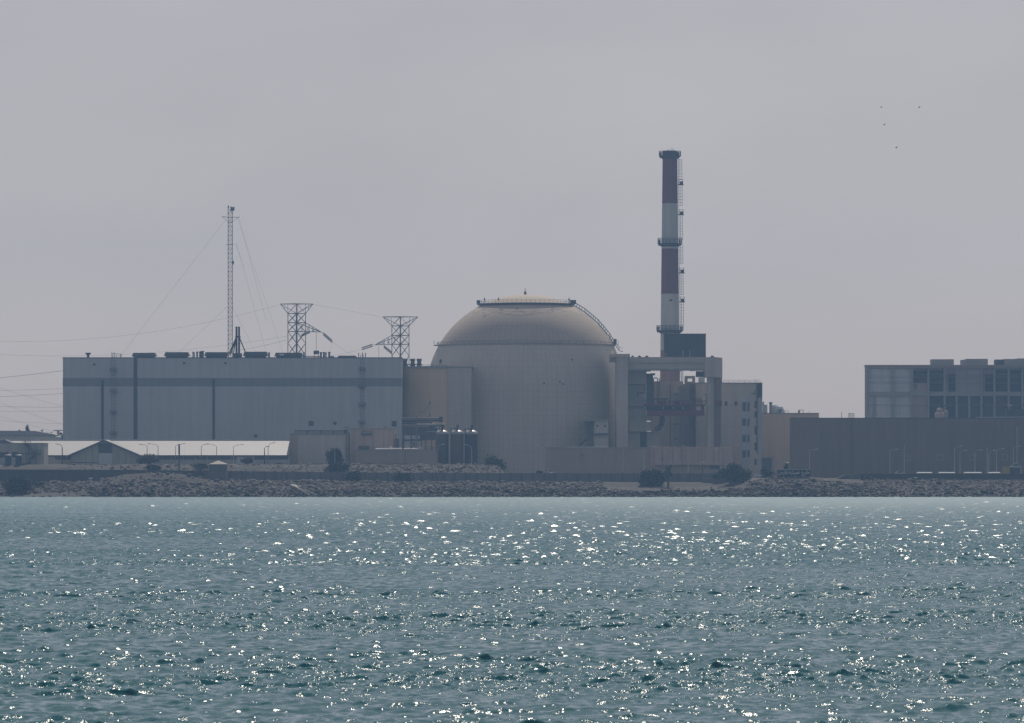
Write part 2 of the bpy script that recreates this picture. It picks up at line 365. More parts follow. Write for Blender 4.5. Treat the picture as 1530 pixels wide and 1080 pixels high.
# ---------------------------------------------------------------- sea: real waves, fine ripples in the normal
def water_material():
    m, nt, b = nodes_of('sea_water'); geo = nt.nodes.new('ShaderNodeNewGeometry'); pos = geo.outputs['Position']
    p2 = scaled(nt, pos, (1.0, .8, 1.0))
    wind = noise_n(nt, scaled(nt, pos, (.006, .022, 0)), 1.0, 2.0)           # slicks between wind ruffled bands
    ruf = nt.nodes.new('ShaderNodeMapRange'); nt.links.new(wind, ruf.inputs[0]); ruf.inputs[1].default_value = .36; ruf.inputs[2].default_value = .52
    ruf.inputs[3].default_value = .35; ruf.inputs[4].default_value = 1.0
    def pert(vec, sc, k, det):
        n = noise_n(nt, vec, sc, det, .55, True); s = nt.nodes.new('ShaderNodeVectorMath'); s.operation = 'SUBTRACT'
        nt.links.new(n, s.inputs[0]); s.inputs[1].default_value = (.5,.5,.5)
        e = scaled(nt, s.outputs[0], (k, k, 0)); return e
    a = pert(p2, 5.0, WAVE_FINE*.7, 2.0); c = pert(p2, 15.0, WAVE_FINE*.9, 1.0)
    ad = nt.nodes.new('ShaderNodeVectorMath'); ad.operation = 'ADD'; nt.links.new(a, ad.inputs[0]); nt.links.new(c, ad.inputs[1])
    sc = nt.nodes.new('ShaderNodeVectorMath'); sc.operation = 'SCALE'; nt.links.new(ad.outputs[0], sc.inputs[0]); nt.links.new(ruf.outputs[0], sc.inputs['Scale'])
    sy = nt.nodes.new('ShaderNodeSeparateXYZ'); nt.links.new(pos, sy.inputs[0]); lee = nt.nodes.new('ShaderNodeMapRange'); nt.links.new(sy.outputs[1], lee.inputs[0])
    lee.inputs[1].default_value = 400; lee.inputs[2].default_value = 1450; lee.inputs[3].default_value = 1.0; lee.inputs[4].default_value = .6       # ripples too fine for the far mesh
    sc2 = nt.nodes.new('ShaderNodeVectorMath'); sc2.operation = 'SCALE'; nt.links.new(sc.outputs[0], sc2.inputs[0]); nt.links.new(lee.outputs[0], sc2.inputs['Scale']); sc = sc2
    rg = nt.nodes.new('ShaderNodeMapRange'); nt.links.new(sy.outputs[1], rg.inputs[0]); rg.inputs[1].default_value = 450; rg.inputs[2].default_value = 1400
    rg.inputs[3].default_value = .055; rg.inputs[4].default_value = .39; nt.links.new(rg.outputs[0], b.inputs['Roughness'])       # cat's-paw ripples finer than the mesh
    a2 = nt.nodes.new('ShaderNodeVectorMath'); a2.operation = 'ADD'; nt.links.new(geo.outputs['Normal'], a2.inputs[0]); nt.links.new(sc.outputs[0], a2.inputs[1])
    nn = nt.nodes.new('ShaderNodeVectorMath'); nn.operation = 'NORMALIZE'; nt.links.new(a2.outputs[0], nn.inputs[0])
    nt.links.new(nn.outputs[0], b.inputs['Normal'])
    b.inputs['Base Color'].default_value = WATER_COL; b.inputs['Roughness'].default_value = .055; b.inputs['IOR'].default_value = 1.333
    b.inputs['Specular IOR Level'].default_value = .5
    M['water'] = m
WAVE_FINE = .70; WAVE_AMP = .0155
WATER_COL = (.005, .112, .142, 1)
water_material()
def build_water():
    f4 = np.float32
    ys = [95.0]
    while ys[-1] < 1511: ys.append(ys[-1] + max(.19, ys[-1]*.00055))
    ys = np.array(ys); NC = 520; u = np.linspace(-1, 1, NC)
    gy = np.repeat(ys[:, None], NC, 1); gx = u[None, :]*(gy*.1125 + 14)
    sp = np.maximum(np.gradient(ys), (ys*.1125+14)*2/NC)[:, None]
    gust = (1.0 + .10*wob(gx*.35, gy, .05, 31) + .12*wob(gx, gy*1.6, .03, 32)).astype(f4)
    slick = np.clip(.85 + 2.0*(wob(gx*.22, gy, .055, 33)+.16), .68, 1.0).astype(f4)
    lee = (1.0 - .1*sst(500, 1450, gy)).astype(f4)                    # calmer towards the sheltered shore
    GX, GY = gx.astype(f4), gy.astype(f4)
    z = np.zeros_like(GX); ch = np.zeros_like(GX); cy = np.zeros_like(GX); r = np.random.default_rng(21)
    NW = 72
    for i in range(NW):
        lam = .62*(14.0 ** (r.beta(1.0, 1.9))); k = 2*np.pi/lam
        th = r.normal(-1.4, .6); a0 = WAVE_AMP*lam**.50*r.uniform(.5, 1.4)*math.sqrt(30.0/NW); p0 = r.uniform(0, 6.28)
        fade = np.clip((lam/sp - 1.3)/1.2, 0, 1)[:, 0]; n = int((fade > 0).sum())
        if n == 0: continue
        sl_ = slice(0, n)
        ph = f4(k*np.cos(th))*GX[sl_] + f4(k*np.sin(th))*GY[sl_] + f4(p0)
        a = f4(a0)*fade[:n, None].astype(f4)*gust[sl_]*lee[sl_]*(slick[sl_] if lam < 3.0 else f4(.6)+f4(.4)*slick[sl_])
        z[sl_] += a*np.sin(ph); q = a*f4(.8)*np.cos(ph); ch[sl_] += q*f4(np.cos(th)); cy[sl_] += q*f4(np.sin(th))
    z = z + np.clip(z, 0, None)**2*1.2
    co = [gx+ch, gy+cy, z]
    ob = grid_object('water', co[0], co[1], co[2], M['water'])
    # calm surround beyond the detailed wedge, a little lower, same mesh
    me = ob.data; n = len(me.vertices); pts = []
    import bmesh
    bm = bmesh.new(); bm.from_mesh(me)
    vs = [bm.verts.new(p) for p in ((-1380,-300,-.55),(1380,-300,-.55),(1380,1512,-.55),(-1380,1512,-.55))]
    bm.faces.new(vs); bm.to_mesh(me); bm.free(); me.update()
build_water()

# ---------------------------------------------------------------- rock fields
def ico():
    t = (1+5**.5)/2; v = [(-1,t,0),(1,t,0),(-1,-t,0),(1,-t,0),(0,-1,t),(0,1,t),(0,-1,-t),(0,1,-t),(t,0,-1),(t,0,1),(-t,0,-1),(-t,0,1)]
    f = [(0,11,5),(0,5,1),(0,1,7),(0,7,10),(0,10,11),(1,5,9),(5,11,4),(11,10,2),(10,7,6),(7,1,8),(3,9,4),(3,4,2),(3,2,6),(3,6,8),(3,8,9),(4,9,5),(2,4,11),(6,2,10),(8,6,7),(9,8,1)]
    v = [list(Vector(p).normalized()) for p in v]; ff = []; cache = {}
    def mid(a, b):
        k = (min(a,b), max(a,b))
        if k not in cache: v.append(list(((Vector(v[a])+Vector(v[b]))/2).normalized())); cache[k] = len(v)-1
        return cache[k]
    for a, b, c in f:
        ab, bc, ca = mid(a,b), mid(b,c), mid(c,a); ff += [(a,ab,ca),(b,bc,ab),(c,ca,bc),(ab,bc,ca)]
    return np.array(v), np.array(ff)
ICO = ico()
def rocks(name, xs, ys, zs, size, m, label=None, seed=1, flat=.62):
    r = np.random.default_rng(seed); V0, F0 = ICO; n = len(xs); nv = len(V0); allv = np.empty((n, nv, 3), np.float32)
    vars_ = []
    for i in range(14):                                             # angular blocks: a ball cut by random planes
        p = V0.copy()
        for j in range(9):
            d = r.normal(size=3); d /= np.linalg.norm(d); h = r.uniform(.45, .8); s = p@d
            p -= np.clip(s-h, 0, None)[:, None]*d
        vars_.append(p)
    for i in range(n):
        p = vars_[r.integers(14)]*np.array([r.uniform(.8,1.5), r.uniform(.7,1.2), flat*r.uniform(.7,1.25)])*size[i]
        a, b = r.uniform(0, 6.28), r.normal(0, .35); ca, sa, cb, sb = np.cos(a), np.sin(a), np.cos(b), np.sin(b)
        x = p[:,0]*ca - p[:,1]*sa; y = p[:,0]*sa + p[:,1]*ca; z = p[:,2]
        x, z = x*cb - z*sb, x*sb + z*cb
        c2, s2 = np.cos(.25), np.sin(.25); y, z = y*c2 - z*s2, y*s2 + z*c2
        allv[i] = np.stack([x+xs[i], y+ys[i], z+zs[i]], -1)
    fs = (F0[None] + (np.arange(n)*nv)[:, None, None]).reshape(-1, 3)
    me = bpy.data.meshes.new(name); me.vertices.add(n*nv); me.vertices.foreach_set('co', allv.reshape(-1)); nf = len(fs)
    me.loops.add(nf*3); me.loops.foreach_set('vertex_index', fs.reshape(-1).astype(np.int32)); me.polygons.add(nf)
    me.polygons.foreach_set('loop_start', np.arange(0, 3*nf, 3, dtype=np.int32)); me.update(calc_edges=True)
    me.polygons.foreach_set('use_smooth', np.zeros(nf, bool)); me.materials.append(m)
    ob = bpy.data.objects.new(name, me); COL.objects.link(ob); tag(ob, label, None, None, 'stuff'); return ob
def scatter_bank():
    r = np.random.default_rng(5); N = 21000
    px = r.uniform(-60, 1590, N); Y = 1499.3 + np.where((px > 1285) | (px < 900), 31.5, 21.2)*r.random(N)**1.08; x = (px-CX)*Y/F
    t = (Y-1500)/20
    keep = np.ones(N, bool)
    keep &= ~((px < 130) & (t < .42 + .0*px) & (r.random(N) > .12))            # pale beach strip at the left
    keep &= ~((px < 45) & (r.random(N) > .35))
    keep &= ~((px > 905) & (px < 1118) & (t > .62) & (r.random(N) > .08))      # bare sandy bench
    keep &= ~((px > 1190) & (px < 1290) & (t > .86))
    keep &= ~((px > 140) & (px < 345) & (t > .75) & (r.random(N) > .25))
    x, Y, px = x[keep], Y[keep], px[keep]
    sz = np.where(px > 1330, .24, .30)*np.exp(r.normal(0, .55, len(x))); sz = np.clip(sz, .16, 1.3)
    z = land(x, Y) + sz*.12
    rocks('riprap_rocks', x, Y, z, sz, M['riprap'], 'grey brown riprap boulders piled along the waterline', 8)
scatter_bank()
def scatter_mound():
    r = np.random.default_rng(15); N = 2600
    px = np.concatenate([r.uniform(100, 485, N//3), r.uniform(505, 748, N - N//3)]); Y = r.uniform(1548, 1575, N); x = (px-CX)*Y/F
    sz = np.clip(.3*np.exp(r.normal(0, .45, N)), .14, .9); z = land(x, Y) + sz*.15
    rocks('rubble', x, Y, z, sz, M['rubble'], 'brown rubble heaped behind the perimeter wall', 9)
scatter_mound()

# ---------------------------------------------------------------- foliage
def leaves(mb, c, rad, n, size, clumps=9, seed=0, hollow=.25):
    r = np.random.default_rng(seed); cl = []
    for i in range(clumps):
        d = r.normal(size=3); d /= np.linalg.norm(d); q = r.uniform(.25, .72)
        cl.append((np.array(c)+d*q*np.array(rad), np.array(rad)*r.uniform(.32, .52)))
    for i in range(n):
        cc, cr = cl[r.integers(clumps)]; d = r.normal(size=3); d /= np.linalg.norm(d); p = cc + d*cr*(r.uniform(hollow, 1.05) if r.random() < .9 else r.uniform(1.0, 1.32))
        a = r.normal(size=3); a /= np.linalg.norm(a); b = np.cross(a, r.normal(size=3)); b /= np.linalg.norm(b)
        s = size*r.uniform(.5, 1.3); a = a*s; b = b*s*.55
        mb.quadface(tuple(p-a), tuple(p-b), tuple(p+a), tuple(p+b))
def bush(name, px0, px1, py0, py1, Y, m, label, cat='bush', n=1100, size=.34, depth=.8, trunk=True, seed=0, clumps=9, group=None, tpart='trunk'):
    x0, x1, zt = X(px0,Y), X(px1,Y), Z(py0,Y); zb = max(Z(py1,Y), float(land((x0+x1)/2, Y)) - .1) if Y < 1700 else Z(py1,Y)
    zb = Z(py1, Y); cx = (x0+x1)/2; rx = (x1-x0)/2; t = thing(name, label, cat, (cx, Y, zb), group)
    rz = (zt-zb)/2; mb = MB()
    leaves(mb, (cx, Y, zb+rz*.93), (rx*1.05, rx*depth, rz*1.14), int(n*1.9), size*1.15, int(clumps*1.4), seed)
    mb.build('crown', M[m], t)
    if trunk:
        k = MB(); r = random.Random(seed); k.tube((cx,Y,zb-.6), (cx+.1,Y,zb+rz*.8), max(.12, rx*.06), max(.06, rx*.03), 7)
        for i in range(5):
            a = r.uniform(0, 6.28); k.tube((cx,Y,zb+rz*r.uniform(.2,.6)), (cx+math.cos(a)*rx*.55, Y+math.sin(a)*rx*.4, zb+rz*r.uniform(.9,1.5)), max(.06, rx*.03), .03, 5)
        k.build(tpart, M['bark'], t)
    return t
def part(name, mb, m, parent, smooth=False, label=None):
    o = mb.build(name, M[m] if isinstance(m, str) else m, parent, smooth)
    if label: o['label'] = label
    return o
def pbox(name, px0, px1, py0, py1, Y, d, m, parent, label=None):
    return part(name, MB().pb(px0, px1, py0, py1, Y, d), m, parent, label=label)
GZ = 4.0                                                             # buildings reach down into the ground

def railing(mb, pts, h=1.1, r=.05, step=2.0, mids=1):
    """posts and rails following a line of floor points"""
    for a, b in zip(pts[:-1], pts[1:]):
        a = Vector(a); b = Vector(b); n = max(1, int((b-a).length/step))
        for i in range(n+1):
            p = a.lerp(b, i/n); mb.tube(p, p+Vector((0,0,h)), r, k=4)
        for j in range(mids+1):
            z = Vector((0,0,h*(j+1)/(mids+1))); mb.tube(a+z, b+z, r, k=4)
    return mb
def ladder(mb, x, y, z0, z1, wdt=.6, r=.05, step=1.0, cage=True):
    mb.tube((x-wdt/2,y,z0), (x-wdt/2,y,z1), r, k=4); mb.tube((x+wdt/2,y,z0), (x+wdt/2,y,z1), r, k=4)
    z = z0
    while z < z1:
        mb.tube((x-wdt/2,y,z), (x+wdt/2,y,z), r*.7, k=4)
        if cage: mb.path([(x-wdt/2,y,z),(x-wdt*.6,y-.5,z),(x,y-.8,z),(x+wdt*.6,y-.5,z),(x+wdt/2,y,z)], r*.6, 4)
        z += step
    return mb
def window(parent, px0, px1, py0, py1, Y, frame='shed_dark', glass='glass', fr=.16, pane=True):
    x0, x1, z0, z1 = X(px0,Y), X(px1,Y), Z(py1,Y), Z(py0,Y); b = MB()
    b.box(x0-fr, x0, Y-.08, Y+.05, z0-fr, z1+fr); b.box(x1, x1+fr, Y-.08, Y+.05, z0-fr, z1+fr)
    b.box(x0, x1, Y-.08, Y+.05, z1, z1+fr); b.box(x0, x1, Y-.08, Y+.05, z0-fr, z0)
    f = part('window', b, frame, parent)
    part('pane', MB().box(x0, x1, Y-.03, Y+.04, z0, z1), glass, f)
    return f

# ================================================================ turbine hall
HY_ = 1680.0
hall = thing('turbine_hall', 'long flat-roofed grey hall with a darker band below its roof and roof fans', 'building', (X(347,HY_), HY_, GZ+1))
x0, x1, zt, zb = X(94,HY_), X(600,HY_), Z(535,HY_), GZ
zr = zt
part('wall', MB().box(x0, x1, HY_, HY_+26, zb, zt), 'hall_cladding', hall)
roof = part('roof', MB().box(x0-.15, x1+.15, HY_-.12, HY_+26.1, zt, zt+.3), 'roof_unit', hall)
part('cladding_band', MB().box(x0-.06, x1+.06, HY_-.07, HY_+26.06, Z(577,HY_), Z(564.5,HY_)), 'hall_band', hall)
for a, b, c, d in ((151.3,154.8,568,660), (199.8,204.8,535,660), (317.5,321,566,660)):
    pbox('joint_strip', a, b, c, d, HY_-.3, .22, 'dark_steel', hall)
pbox('wall_panel', 387.5, 600, 577.6, 664, HY_-.05, .05, 'hall_cladding', hall)
for px, t0, b0 in ((169.5, 526, 658), (541, 530, 640)):              # caged access ladders with rest landings
    lb = MB(); xx = X(px, HY_); yy = HY_-1.0
    ladder(lb, xx, yy, Z(b0,HY_), Z(t0,HY_), 1.0, .09, 1.3)
    L = part('access_ladder', lb, 'pipe_grey', hall)
    for k in range(4):
        z = Z(b0 - (b0-545)*(k+.3)/3.6, HY_)
        part('landing', railing(MB().box(xx-1.2, xx+1.3, HY_-1.7, HY_-.1, z, z+.18), [(xx-1.2,HY_-1.7,z),(xx+1.3,HY_-1.7,z)], 1.0, .06, 1.2), 'dark_steel', L)
for a, b, c, d in ((461.5,468,629.5,635.5), (586,592,629.5,636.5)): window(hall, a, b, c, d, HY_-.06)
for px, py in ((500.5,632), (141,544.5), (275,542.5), (337,542.5), (382,651)):
    q = P(px, py, HY_); part('wall_vent', MB().tube(q, (q[0],q[1]-.35,q[2]), .62 if py > 600 else .42, k=10), 'dark_steel', hall)
def roof_fan(a, b, top, Yd=8, depth=6):
    Yv = HY_+Yd; z0, z1 = zr-.05, Z(top, Yv); xa, xb = X(a,Yv), X(b,Yv); h = z1-z0
    m = MB().hexa(((xa+.5,Yv,z0),(xb-.5,Yv,z0),(xb-.5,Yv+depth,z0),(xa+.5,Yv+depth,z0)), ((xa+.9,Yv+.3,z0+h*.5),(xb-.9,Yv+.3,z0+h*.5),(xb-.9,Yv+depth-.3,z0+h*.5),(xa+.9,Yv+depth-.3,z0+h*.5)))
    f = part('roof_ventilator', m, 'roof_unit', roof)
    m = MB().hexa(((xa,Yv-.4,z0+h*.42),(xb,Yv-.4,z0+h*.42),(xb,Yv+depth+.4,z0+h*.42),(xa,Yv+depth+.4,z0+h*.42)), ((xa+.5,Yv,z1),(xb-.5,Yv,z1),(xb-.5,Yv+depth,z1),(xa+.5,Yv+depth,z1)))
    n = max(3, int((xb-xa)/1.5))
    m2 = MB()
    for i in range(n):
        xq = xa+.7 + (xb-xa-1.4)*i/(n-1); m2.box(xq-.05, xq+.05, Yv+.05, Yv+.2, z0, z0+h*.42)
    m.v += []; 
    off = len(m.v); m.v += m2.v; m.f += [tuple(off+i for i in f_) for f_ in m2.f]; m.m += m2.m
    part('roof_ventilator', m, 'roof_unit', roof)
for a, b, t in ((197,233,527), (245,282.5,526), (305,341,526), (363,400,525.3), (410,452.5,526.8), (504,533,531.2)): roof_fan(a, b, t)
q = X(131.7, HY_+3); part('roof_vent', MB().lathe([(.45,zr),(.45,zr+1.1),(1.05,zr+1.7),(1.05,zr+2.0),(.0,zr+2.05)], (q,HY_+3,0), 12), 'roof_unit', roof)
part('roof_railing', railing(MB(), [(X(168,HY_),HY_+.5,zr),(X(180,HY_),HY_+.5,zr),(X(180,HY_),HY_+4,zr)], 1.6, .06, 1.2), 'pipe_grey', roof)
for px, t, rr in ((288.5,525.5,.22), (290.5,526.5,.16), (294.5,525.2,.3), (299,525,.34), (302.5,524.2,.5), (402,526.5,.3), (479.5,526,.35), (484,525.8,.35), (487,526.5,.25), (492,525.6,.36), (496.5,532,.5), (536,527.5,.14), (541.5,526.8,.14), (546,527.2,.14), (454,526,.25)):
    xx = X(px, HY_+4); part('roof_pipe', MB().lathe([(rr,zr),(rr,Z(t,HY_+4)-.4),(rr*1.35,Z(t,HY_+4)-.38),(rr*1.35,Z(t,HY_+4)),(0,Z(t,HY_+4))], (xx,HY_+4,0), 8), 'roof_unit', roof)
b = MB(); b.pb(468.5, 476.5, 523.7, 529, HY_+5, 2.2)
for px in (469.6, 475.3): b.pb(px, px+.8, 528.9, 535, HY_+5.2, .2)
part('roof_tank', b, 'roof_unit', roof)
part('lightning_rod', MB().tube((X(472.5,HY_+6),HY_+6,Z(524,HY_+6)), (X(472.5,HY_+6),HY_+6,Z(497,HY_+6)), .07, k=5), 'lattice_steel', roof)
part('lightning_rod', MB().tube((X(566,HY_+9),HY_+9,zr), (X(566,HY_+9),HY_+9,Z(517,HY_+9)), .06, k=5), 'lattice_steel', roof)
pbox('roof_hatch', 417.5, 424, 528.6, 531, HY_+7.4, .4, 'white_paint', roof)
part('parapet_cable_tray', MB().pb(446, 478, 531.8, 533, HY_+2, .5), 'roof_unit', roof)

# twin exhaust pipes braced on the hall roof
Yt = HY_+12
tw = thing('exhaust_pipes', 'pair of tall dark exhaust pipes with splayed braces on the grey hall roof', 'exhaust pipes', (X(355,Yt), Yt, zr+.3))
for px in (353.4, 357.2): part('pipe', MB().lathe([(.36,zr+.2),(.36,Z(489,Yt)),(.42,Z(489,Yt)),(.42,Z(488,Yt)),(.25,Z(488,Yt))], (X(px,Yt),Yt,0), 10), 'black_metal', tw)
for a, b in (((353.4,503),(342,529)), ((353.4,503),(348.5,529)), ((357.2,503),(367.5,528)), ((353,507),(343.5,531))):
    part('brace', MB().tube(P(*a,Yt), P(*b,Yt+ (2 if b[0]<350 else -2)), .2, k=6), 'black_metal', tw)
part('collar', MB().pb(351.4, 359.2, 502, 504, Yt-.6, 1.2), 'black_metal', tw)
part('base', MB().pb(348, 361, 527.5, 535, Yt-1.5, 3), 'roof_unit', tw)

# ================================================================ guyed lattice mast
Ym = 1765.0
mast = thing('lattice_mast', 'tall slim guyed lattice mast with antennas rising behind the grey hall', 'antenna mast', (X(344,Ym), Ym, 5.0))
mx, hw = X(344,Ym), .80; zt = Z(309,Ym); b = MB()
for sx in (-1,1):
    for sy in (-1,1): b.tube((mx+sx*hw,Ym+sy*hw,5), (mx+sx*hw,Ym+sy*hw,zt), .085, k=5)
z = 5.0; i = 0
while z < zt-1.6:
    for s in (-1,1):
        a, c = (-hw, hw) if (i % 2) ^ (s > 0) else (hw, -hw)
        b.tube((mx+a,Ym+s*hw,z), (mx+c,Ym+s*hw,z+1.7), .055, k=4); b.tube((mx+s*hw,Ym+a,z), (mx+s*hw,Ym+c,z+1.7), .055, k=4)
        b.tube((mx-hw,Ym+s*hw,z), (mx+hw,Ym+s*hw,z), .05, k=4)
    z += 1.7; i += 1
part('lattice', b, 'mast_steel', mast)
b = MB(); zc = Z(325,Ym)
for q in ((-3.1,-1.2),(3.6,-1.2),(.2,3.4)):
    for q2 in ((-hw,-hw),(hw,-hw),(hw,hw),(-hw,hw)): pass
    b.tube((mx,Ym,zc), (mx+q[0],Ym+q[1],zc+.2), .07, k=5); b.tube((mx,Ym,zc-2.0), (mx+q[0],Ym+q[1],zc+.2), .055, k=5)
    b.tube((mx+q[0],Ym+q[1],zc+.2), (mx+q[1],Ym+q[0],zc+.2), .07, k=4)
part('outrigger', b, 'lattice_steel', mast)
for px, t, bt in ((341.5,307,311), (345.5,308.5,316), (349.5,309,315)):
    part('antenna', MB().lathe([(.16,Z(bt,Ym)),(.26,Z(bt,Ym)+.1),(.26,Z(t,Ym)-.1),(.1,Z(t,Ym))], (X(px,Ym),Ym-.9,0), 8), 'lattice_steel', mast)
part('antenna', MB().pb(346.5, 350, 309.5, 314.5, Ym-1.5, .5), 'lattice_steel', mast)
part('antenna', MB().pb(347, 349.4, 389.5, 395, Ym-1.2, .5).tube(P(346,392,Ym), P(349,390,Ym), .08), 'lattice_steel', mast)
part('antenna_bracket', MB().tube(P(337,365.5,Ym), P(350,364.5,Ym), .06), 'lattice_steel', mast)
for a, c, dy in (((338,327),(176,537),-20), ((357,326),(398,480),35), ((353,362),(399,532),20), ((341,457),(262,531),-12), ((347,457),(384,531),10), ((355,326),(424,531),-30), ((352,365),(365,400),8)):
    part('guy_wire', MB().tube(P(*a,Ym), P(c[0],c[1],Ym+dy), .027, k=4), 'cable', mast)

# ================================================================ two cable gantry towers
def gantry_tower(cx, top, l_w, neck, half, levels, label, Y, arm_dir, arm_tip, arm_lv, extra):
    t = thing('transmission_tower', label, 'transmission tower', (X(cx,Y), Y, 5.0), 'flat-topped lattice towers behind the hall')
    r = half*K(Y); c = X(cx,Y); corner = [(c-r,Y),(c,Y-r),(c+r,Y),(c,Y+r)]; b = MB()
    zn, zt_ = Z(neck,Y), Z(top,Y); rt = l_w*K(Y)
    for i, (x, y) in enumerate(corner): b.tube((x,y,5), (x,y,zn), .2 if i == 1 else .15, k=5)
    zs = [Z(q,Y) for q in levels] + [5.0 + 7]
    top_c = [(c-rt,Y),(c,Y-r*1.0),(c+rt,Y),(c,Y+r*1.0)]
    for i in range(4):
        j = (i+1) % 4
        b.tube((*corner[i],zn), (*top_c[i],zt_), .13, k=5); b.tube((*top_c[i],zt_), (*top_c[j],zt_), .11, k=5)
        b.tube((*corner[i],zn), (*top_c[j],zt_), .09, k=4); b.tube((*corner[j],zn), (*top_c[i],zt_), .07, k=4)
        zprev = zn
        b.tube((*corner[i],zn), (*corner[j],zn), .11, k=5)
        for z in zs:
            n = max(1, round((zprev-z)/4.6))
            for q in range(n):
                za, zb_ = zprev+(z-zprev)*q/n, zprev+(z-zprev)*(q+1)/n
                b.tube((*corner[i],za), (*corner[j],zb_), .12, k=4); b.tube((*corner[j],za), (*corner[i],zb_), .12, k=4)
            b.tube((*corner[i],z), (*corner[j],z), .12, k=5); zprev = z
    for s in (-1, 1):
        b.tube((c+s*rt,Y,zt_), (c,Y-r,zt_), .12, k=5); b.tube((c+s*rt*.55,Y,zt_), (c+s*r,Y,zn), .08, k=4); b.tube((c+s*rt*.75,Y,zt_), (c+s*(r+(rt-r)*.4),Y,zn+(zt_-zn)*.4), .07, k=4)
    part('lattice', b, 'lattice_steel', t)
    b = MB()
    for sx, sy, sz in ((arm_dir*r,0,0), (0,-r,0), (arm_dir*r,0,1), (0,-r,1)):
        z = Z(arm_lv[0] if sz else arm_lv[1], Y); s = Vector((c+sx, Y+sy, z)); e = Vector(P(*arm_tip, Y-3)); b.tube(s, e, .13, k=5)
        for q in (.25,.5,.75):
            o_ = Vector((c+sx, Y+sy, Z(arm_lv[1] if sz else arm_lv[0], Y))); b.tube(s.lerp(e,q), o_.lerp(e,q*.82), .07, k=4)
    part('cable_arm', b, 'lattice_steel', t)
    return t
Yp = 1790.0
g1 = gantry_tower(443.3, 454, 24.3, 468.3, 13.2, (482,495.3), 'flat-topped lattice tower with its cable arm pointing right, left of the pair', Yp, 1, (480,496), (482,495.3), None)
g2 = gantry_tower(598.3, 473.3, 26, 486.8, 12.8, (501,514.3), 'flat-topped lattice tower with its cable arm pointing left, nearer the dome', Yp, -1, (560.5,515), (501,514.3), None)
def insulators(t, a, c, Y, off=.35):
    for s in (-off, off):
        pa = Vector(P(*a,Y))+Vector((0,0,s)); pc = Vector(P(*c,Y))+Vector((0,0,s)); b = MB(); n = 14
        for i in range(n): b.tube(pa.lerp(pc,i/n), pa.lerp(pc,(i+.7)/n), .34, .16, k=8)
        b.tube(pa, pc, .09, k=5); part('insulator', b, 'lattice_steel', t)
insulators(g1, (483,498.5), (496.5,510.2), Yp-3); insulators(g1, (450,501.5), (463,495.7), Yp-4, .25)
insulators(g2, (556.5,515.8), (540.5,521), Yp-3); insulators(g2, (573.5,517.5), (585.5,527.3), Yp-4, .3)
part('jumper_cable', MB().tube(P(480,496,Yp-3), P(483,498.5,Yp-3), .08), 'cable', g1); part('jumper_cable', MB().tube(P(561,515,Yp-3), P(556.5,515.8,Yp-3), .08), 'cable', g2)

# ================================================================ reactor building
RY, RPX = 1735.0, 786.0
kR = K(RY); RR = 150*kR; rx = X(RPX,RY); rzc = Z(590,RY)
reactor = thing('reactor_building', 'huge domed concrete containment building with walkway rings and a stair on its dome', 'reactor building', (rx, RY, GZ))
zring = Z(515.3,RY); tr_ = math.asin((zring-rzc)/RR)
part('wall', MB().lathe([(RR,GZ),(RR,rzc)] + [(RR*math.cos(tr_*i/12), rzc+RR*math.sin(tr_*i/12)) for i in range(1,13)], (rx,RY,0), 128), 'reactor_wall', reactor, True)
prof = [(RR*math.cos(t), rzc+RR*math.sin(t)) for t in [tr_+(R(90)-tr_)*i/30 for i in range(30)]] + [(.01, rzc+RR)]
dome_material(RR, rzc-GZ)
dome = part('dome', MB().lathe(prof, (rx,RY,0), 128), 'dome', reactor, True)
def ring_walk(py, overhang, rail_h, thick, m='frame_concrete', arc=None):
    z = Z(py,RY); r = math.sqrt(max(RR**2-(z-rzc)**2, 1)); ro = r+overhang
    f = part('walkway', MB().lathe([(r-.8,z-thick),(ro,z-thick),(ro,z),(r-.8,z)], (rx,RY,0), 96), m, reactor)
    b = MB(); n = 64
    pts = [(rx+(ro-.1)*math.cos(2*math.pi*i/n), RY+(ro-.1)*math.sin(2*math.pi*i/n), z) for i in range(n+1)]
    part('railing', railing(b, pts, rail_h, .045, 3.2, 1), 'lattice_steel', f); return z, ro, r
zl, rol, rl = ring_walk(515.3, .75, 1.0, .38)
zu, rou, ru = ring_walk(454.2, 2.2, 1.2, .42, 'dim_panel')
# sampling landing that sticks out at the left end of the lower ring
part('landing', railing(MB().box(rx-rol-1.1, rx-rol+.8, RY-1, RY+1, zl-.35, zl), [(rx-rol-1.1,RY-1,zl),(rx-rol-1.1,RY+1,zl)], 1.7, .07, 1.0), 'lattice_steel', reactor)
part('lightning_rod', MB().lathe([(.5,rzc+RR-.1),(.42,rzc+RR+1.1),(.12,rzc+RR+1.2),(.1,rzc+RR+2.4),(.01,rzc+RR+2.5)], (rx-.3,RY,0), 10), 'lattice_steel', reactor)
for px, dpy in ((724,0), (745,1), (850,0)):
    a = math.acos(max(-1, min(1, (px-RPX)*kR/rou))); part('sensor_mast', MB().tube((rx+rou*math.cos(a),RY-rou*math.sin(a)*.5,zu), (rx+rou*math.cos(a),RY-rou*math.sin(a)*.5,zu+2.3), .08).box(rx+rou*math.cos(a)-.25, rx+rou*math.cos(a)+.25, RY-rou*math.sin(a)*.5-.2, RY-rou*math.sin(a)*.5+.2, zu+1.2, zu+1.9), 'lattice_steel', reactor)
for s in (-1, 1): pass
part('gallery_cabin', MB().box(rx+rou-1.6, rx+rou+.5, RY-1, RY+1, zu, zu+1.5), 'lattice_steel', reactor)
part('gallery_cabin', MB().box(rx-rou-.3, rx-rou+1.0, RY-1, RY+1, zu, zu+1.4), 'lattice_steel', reactor)
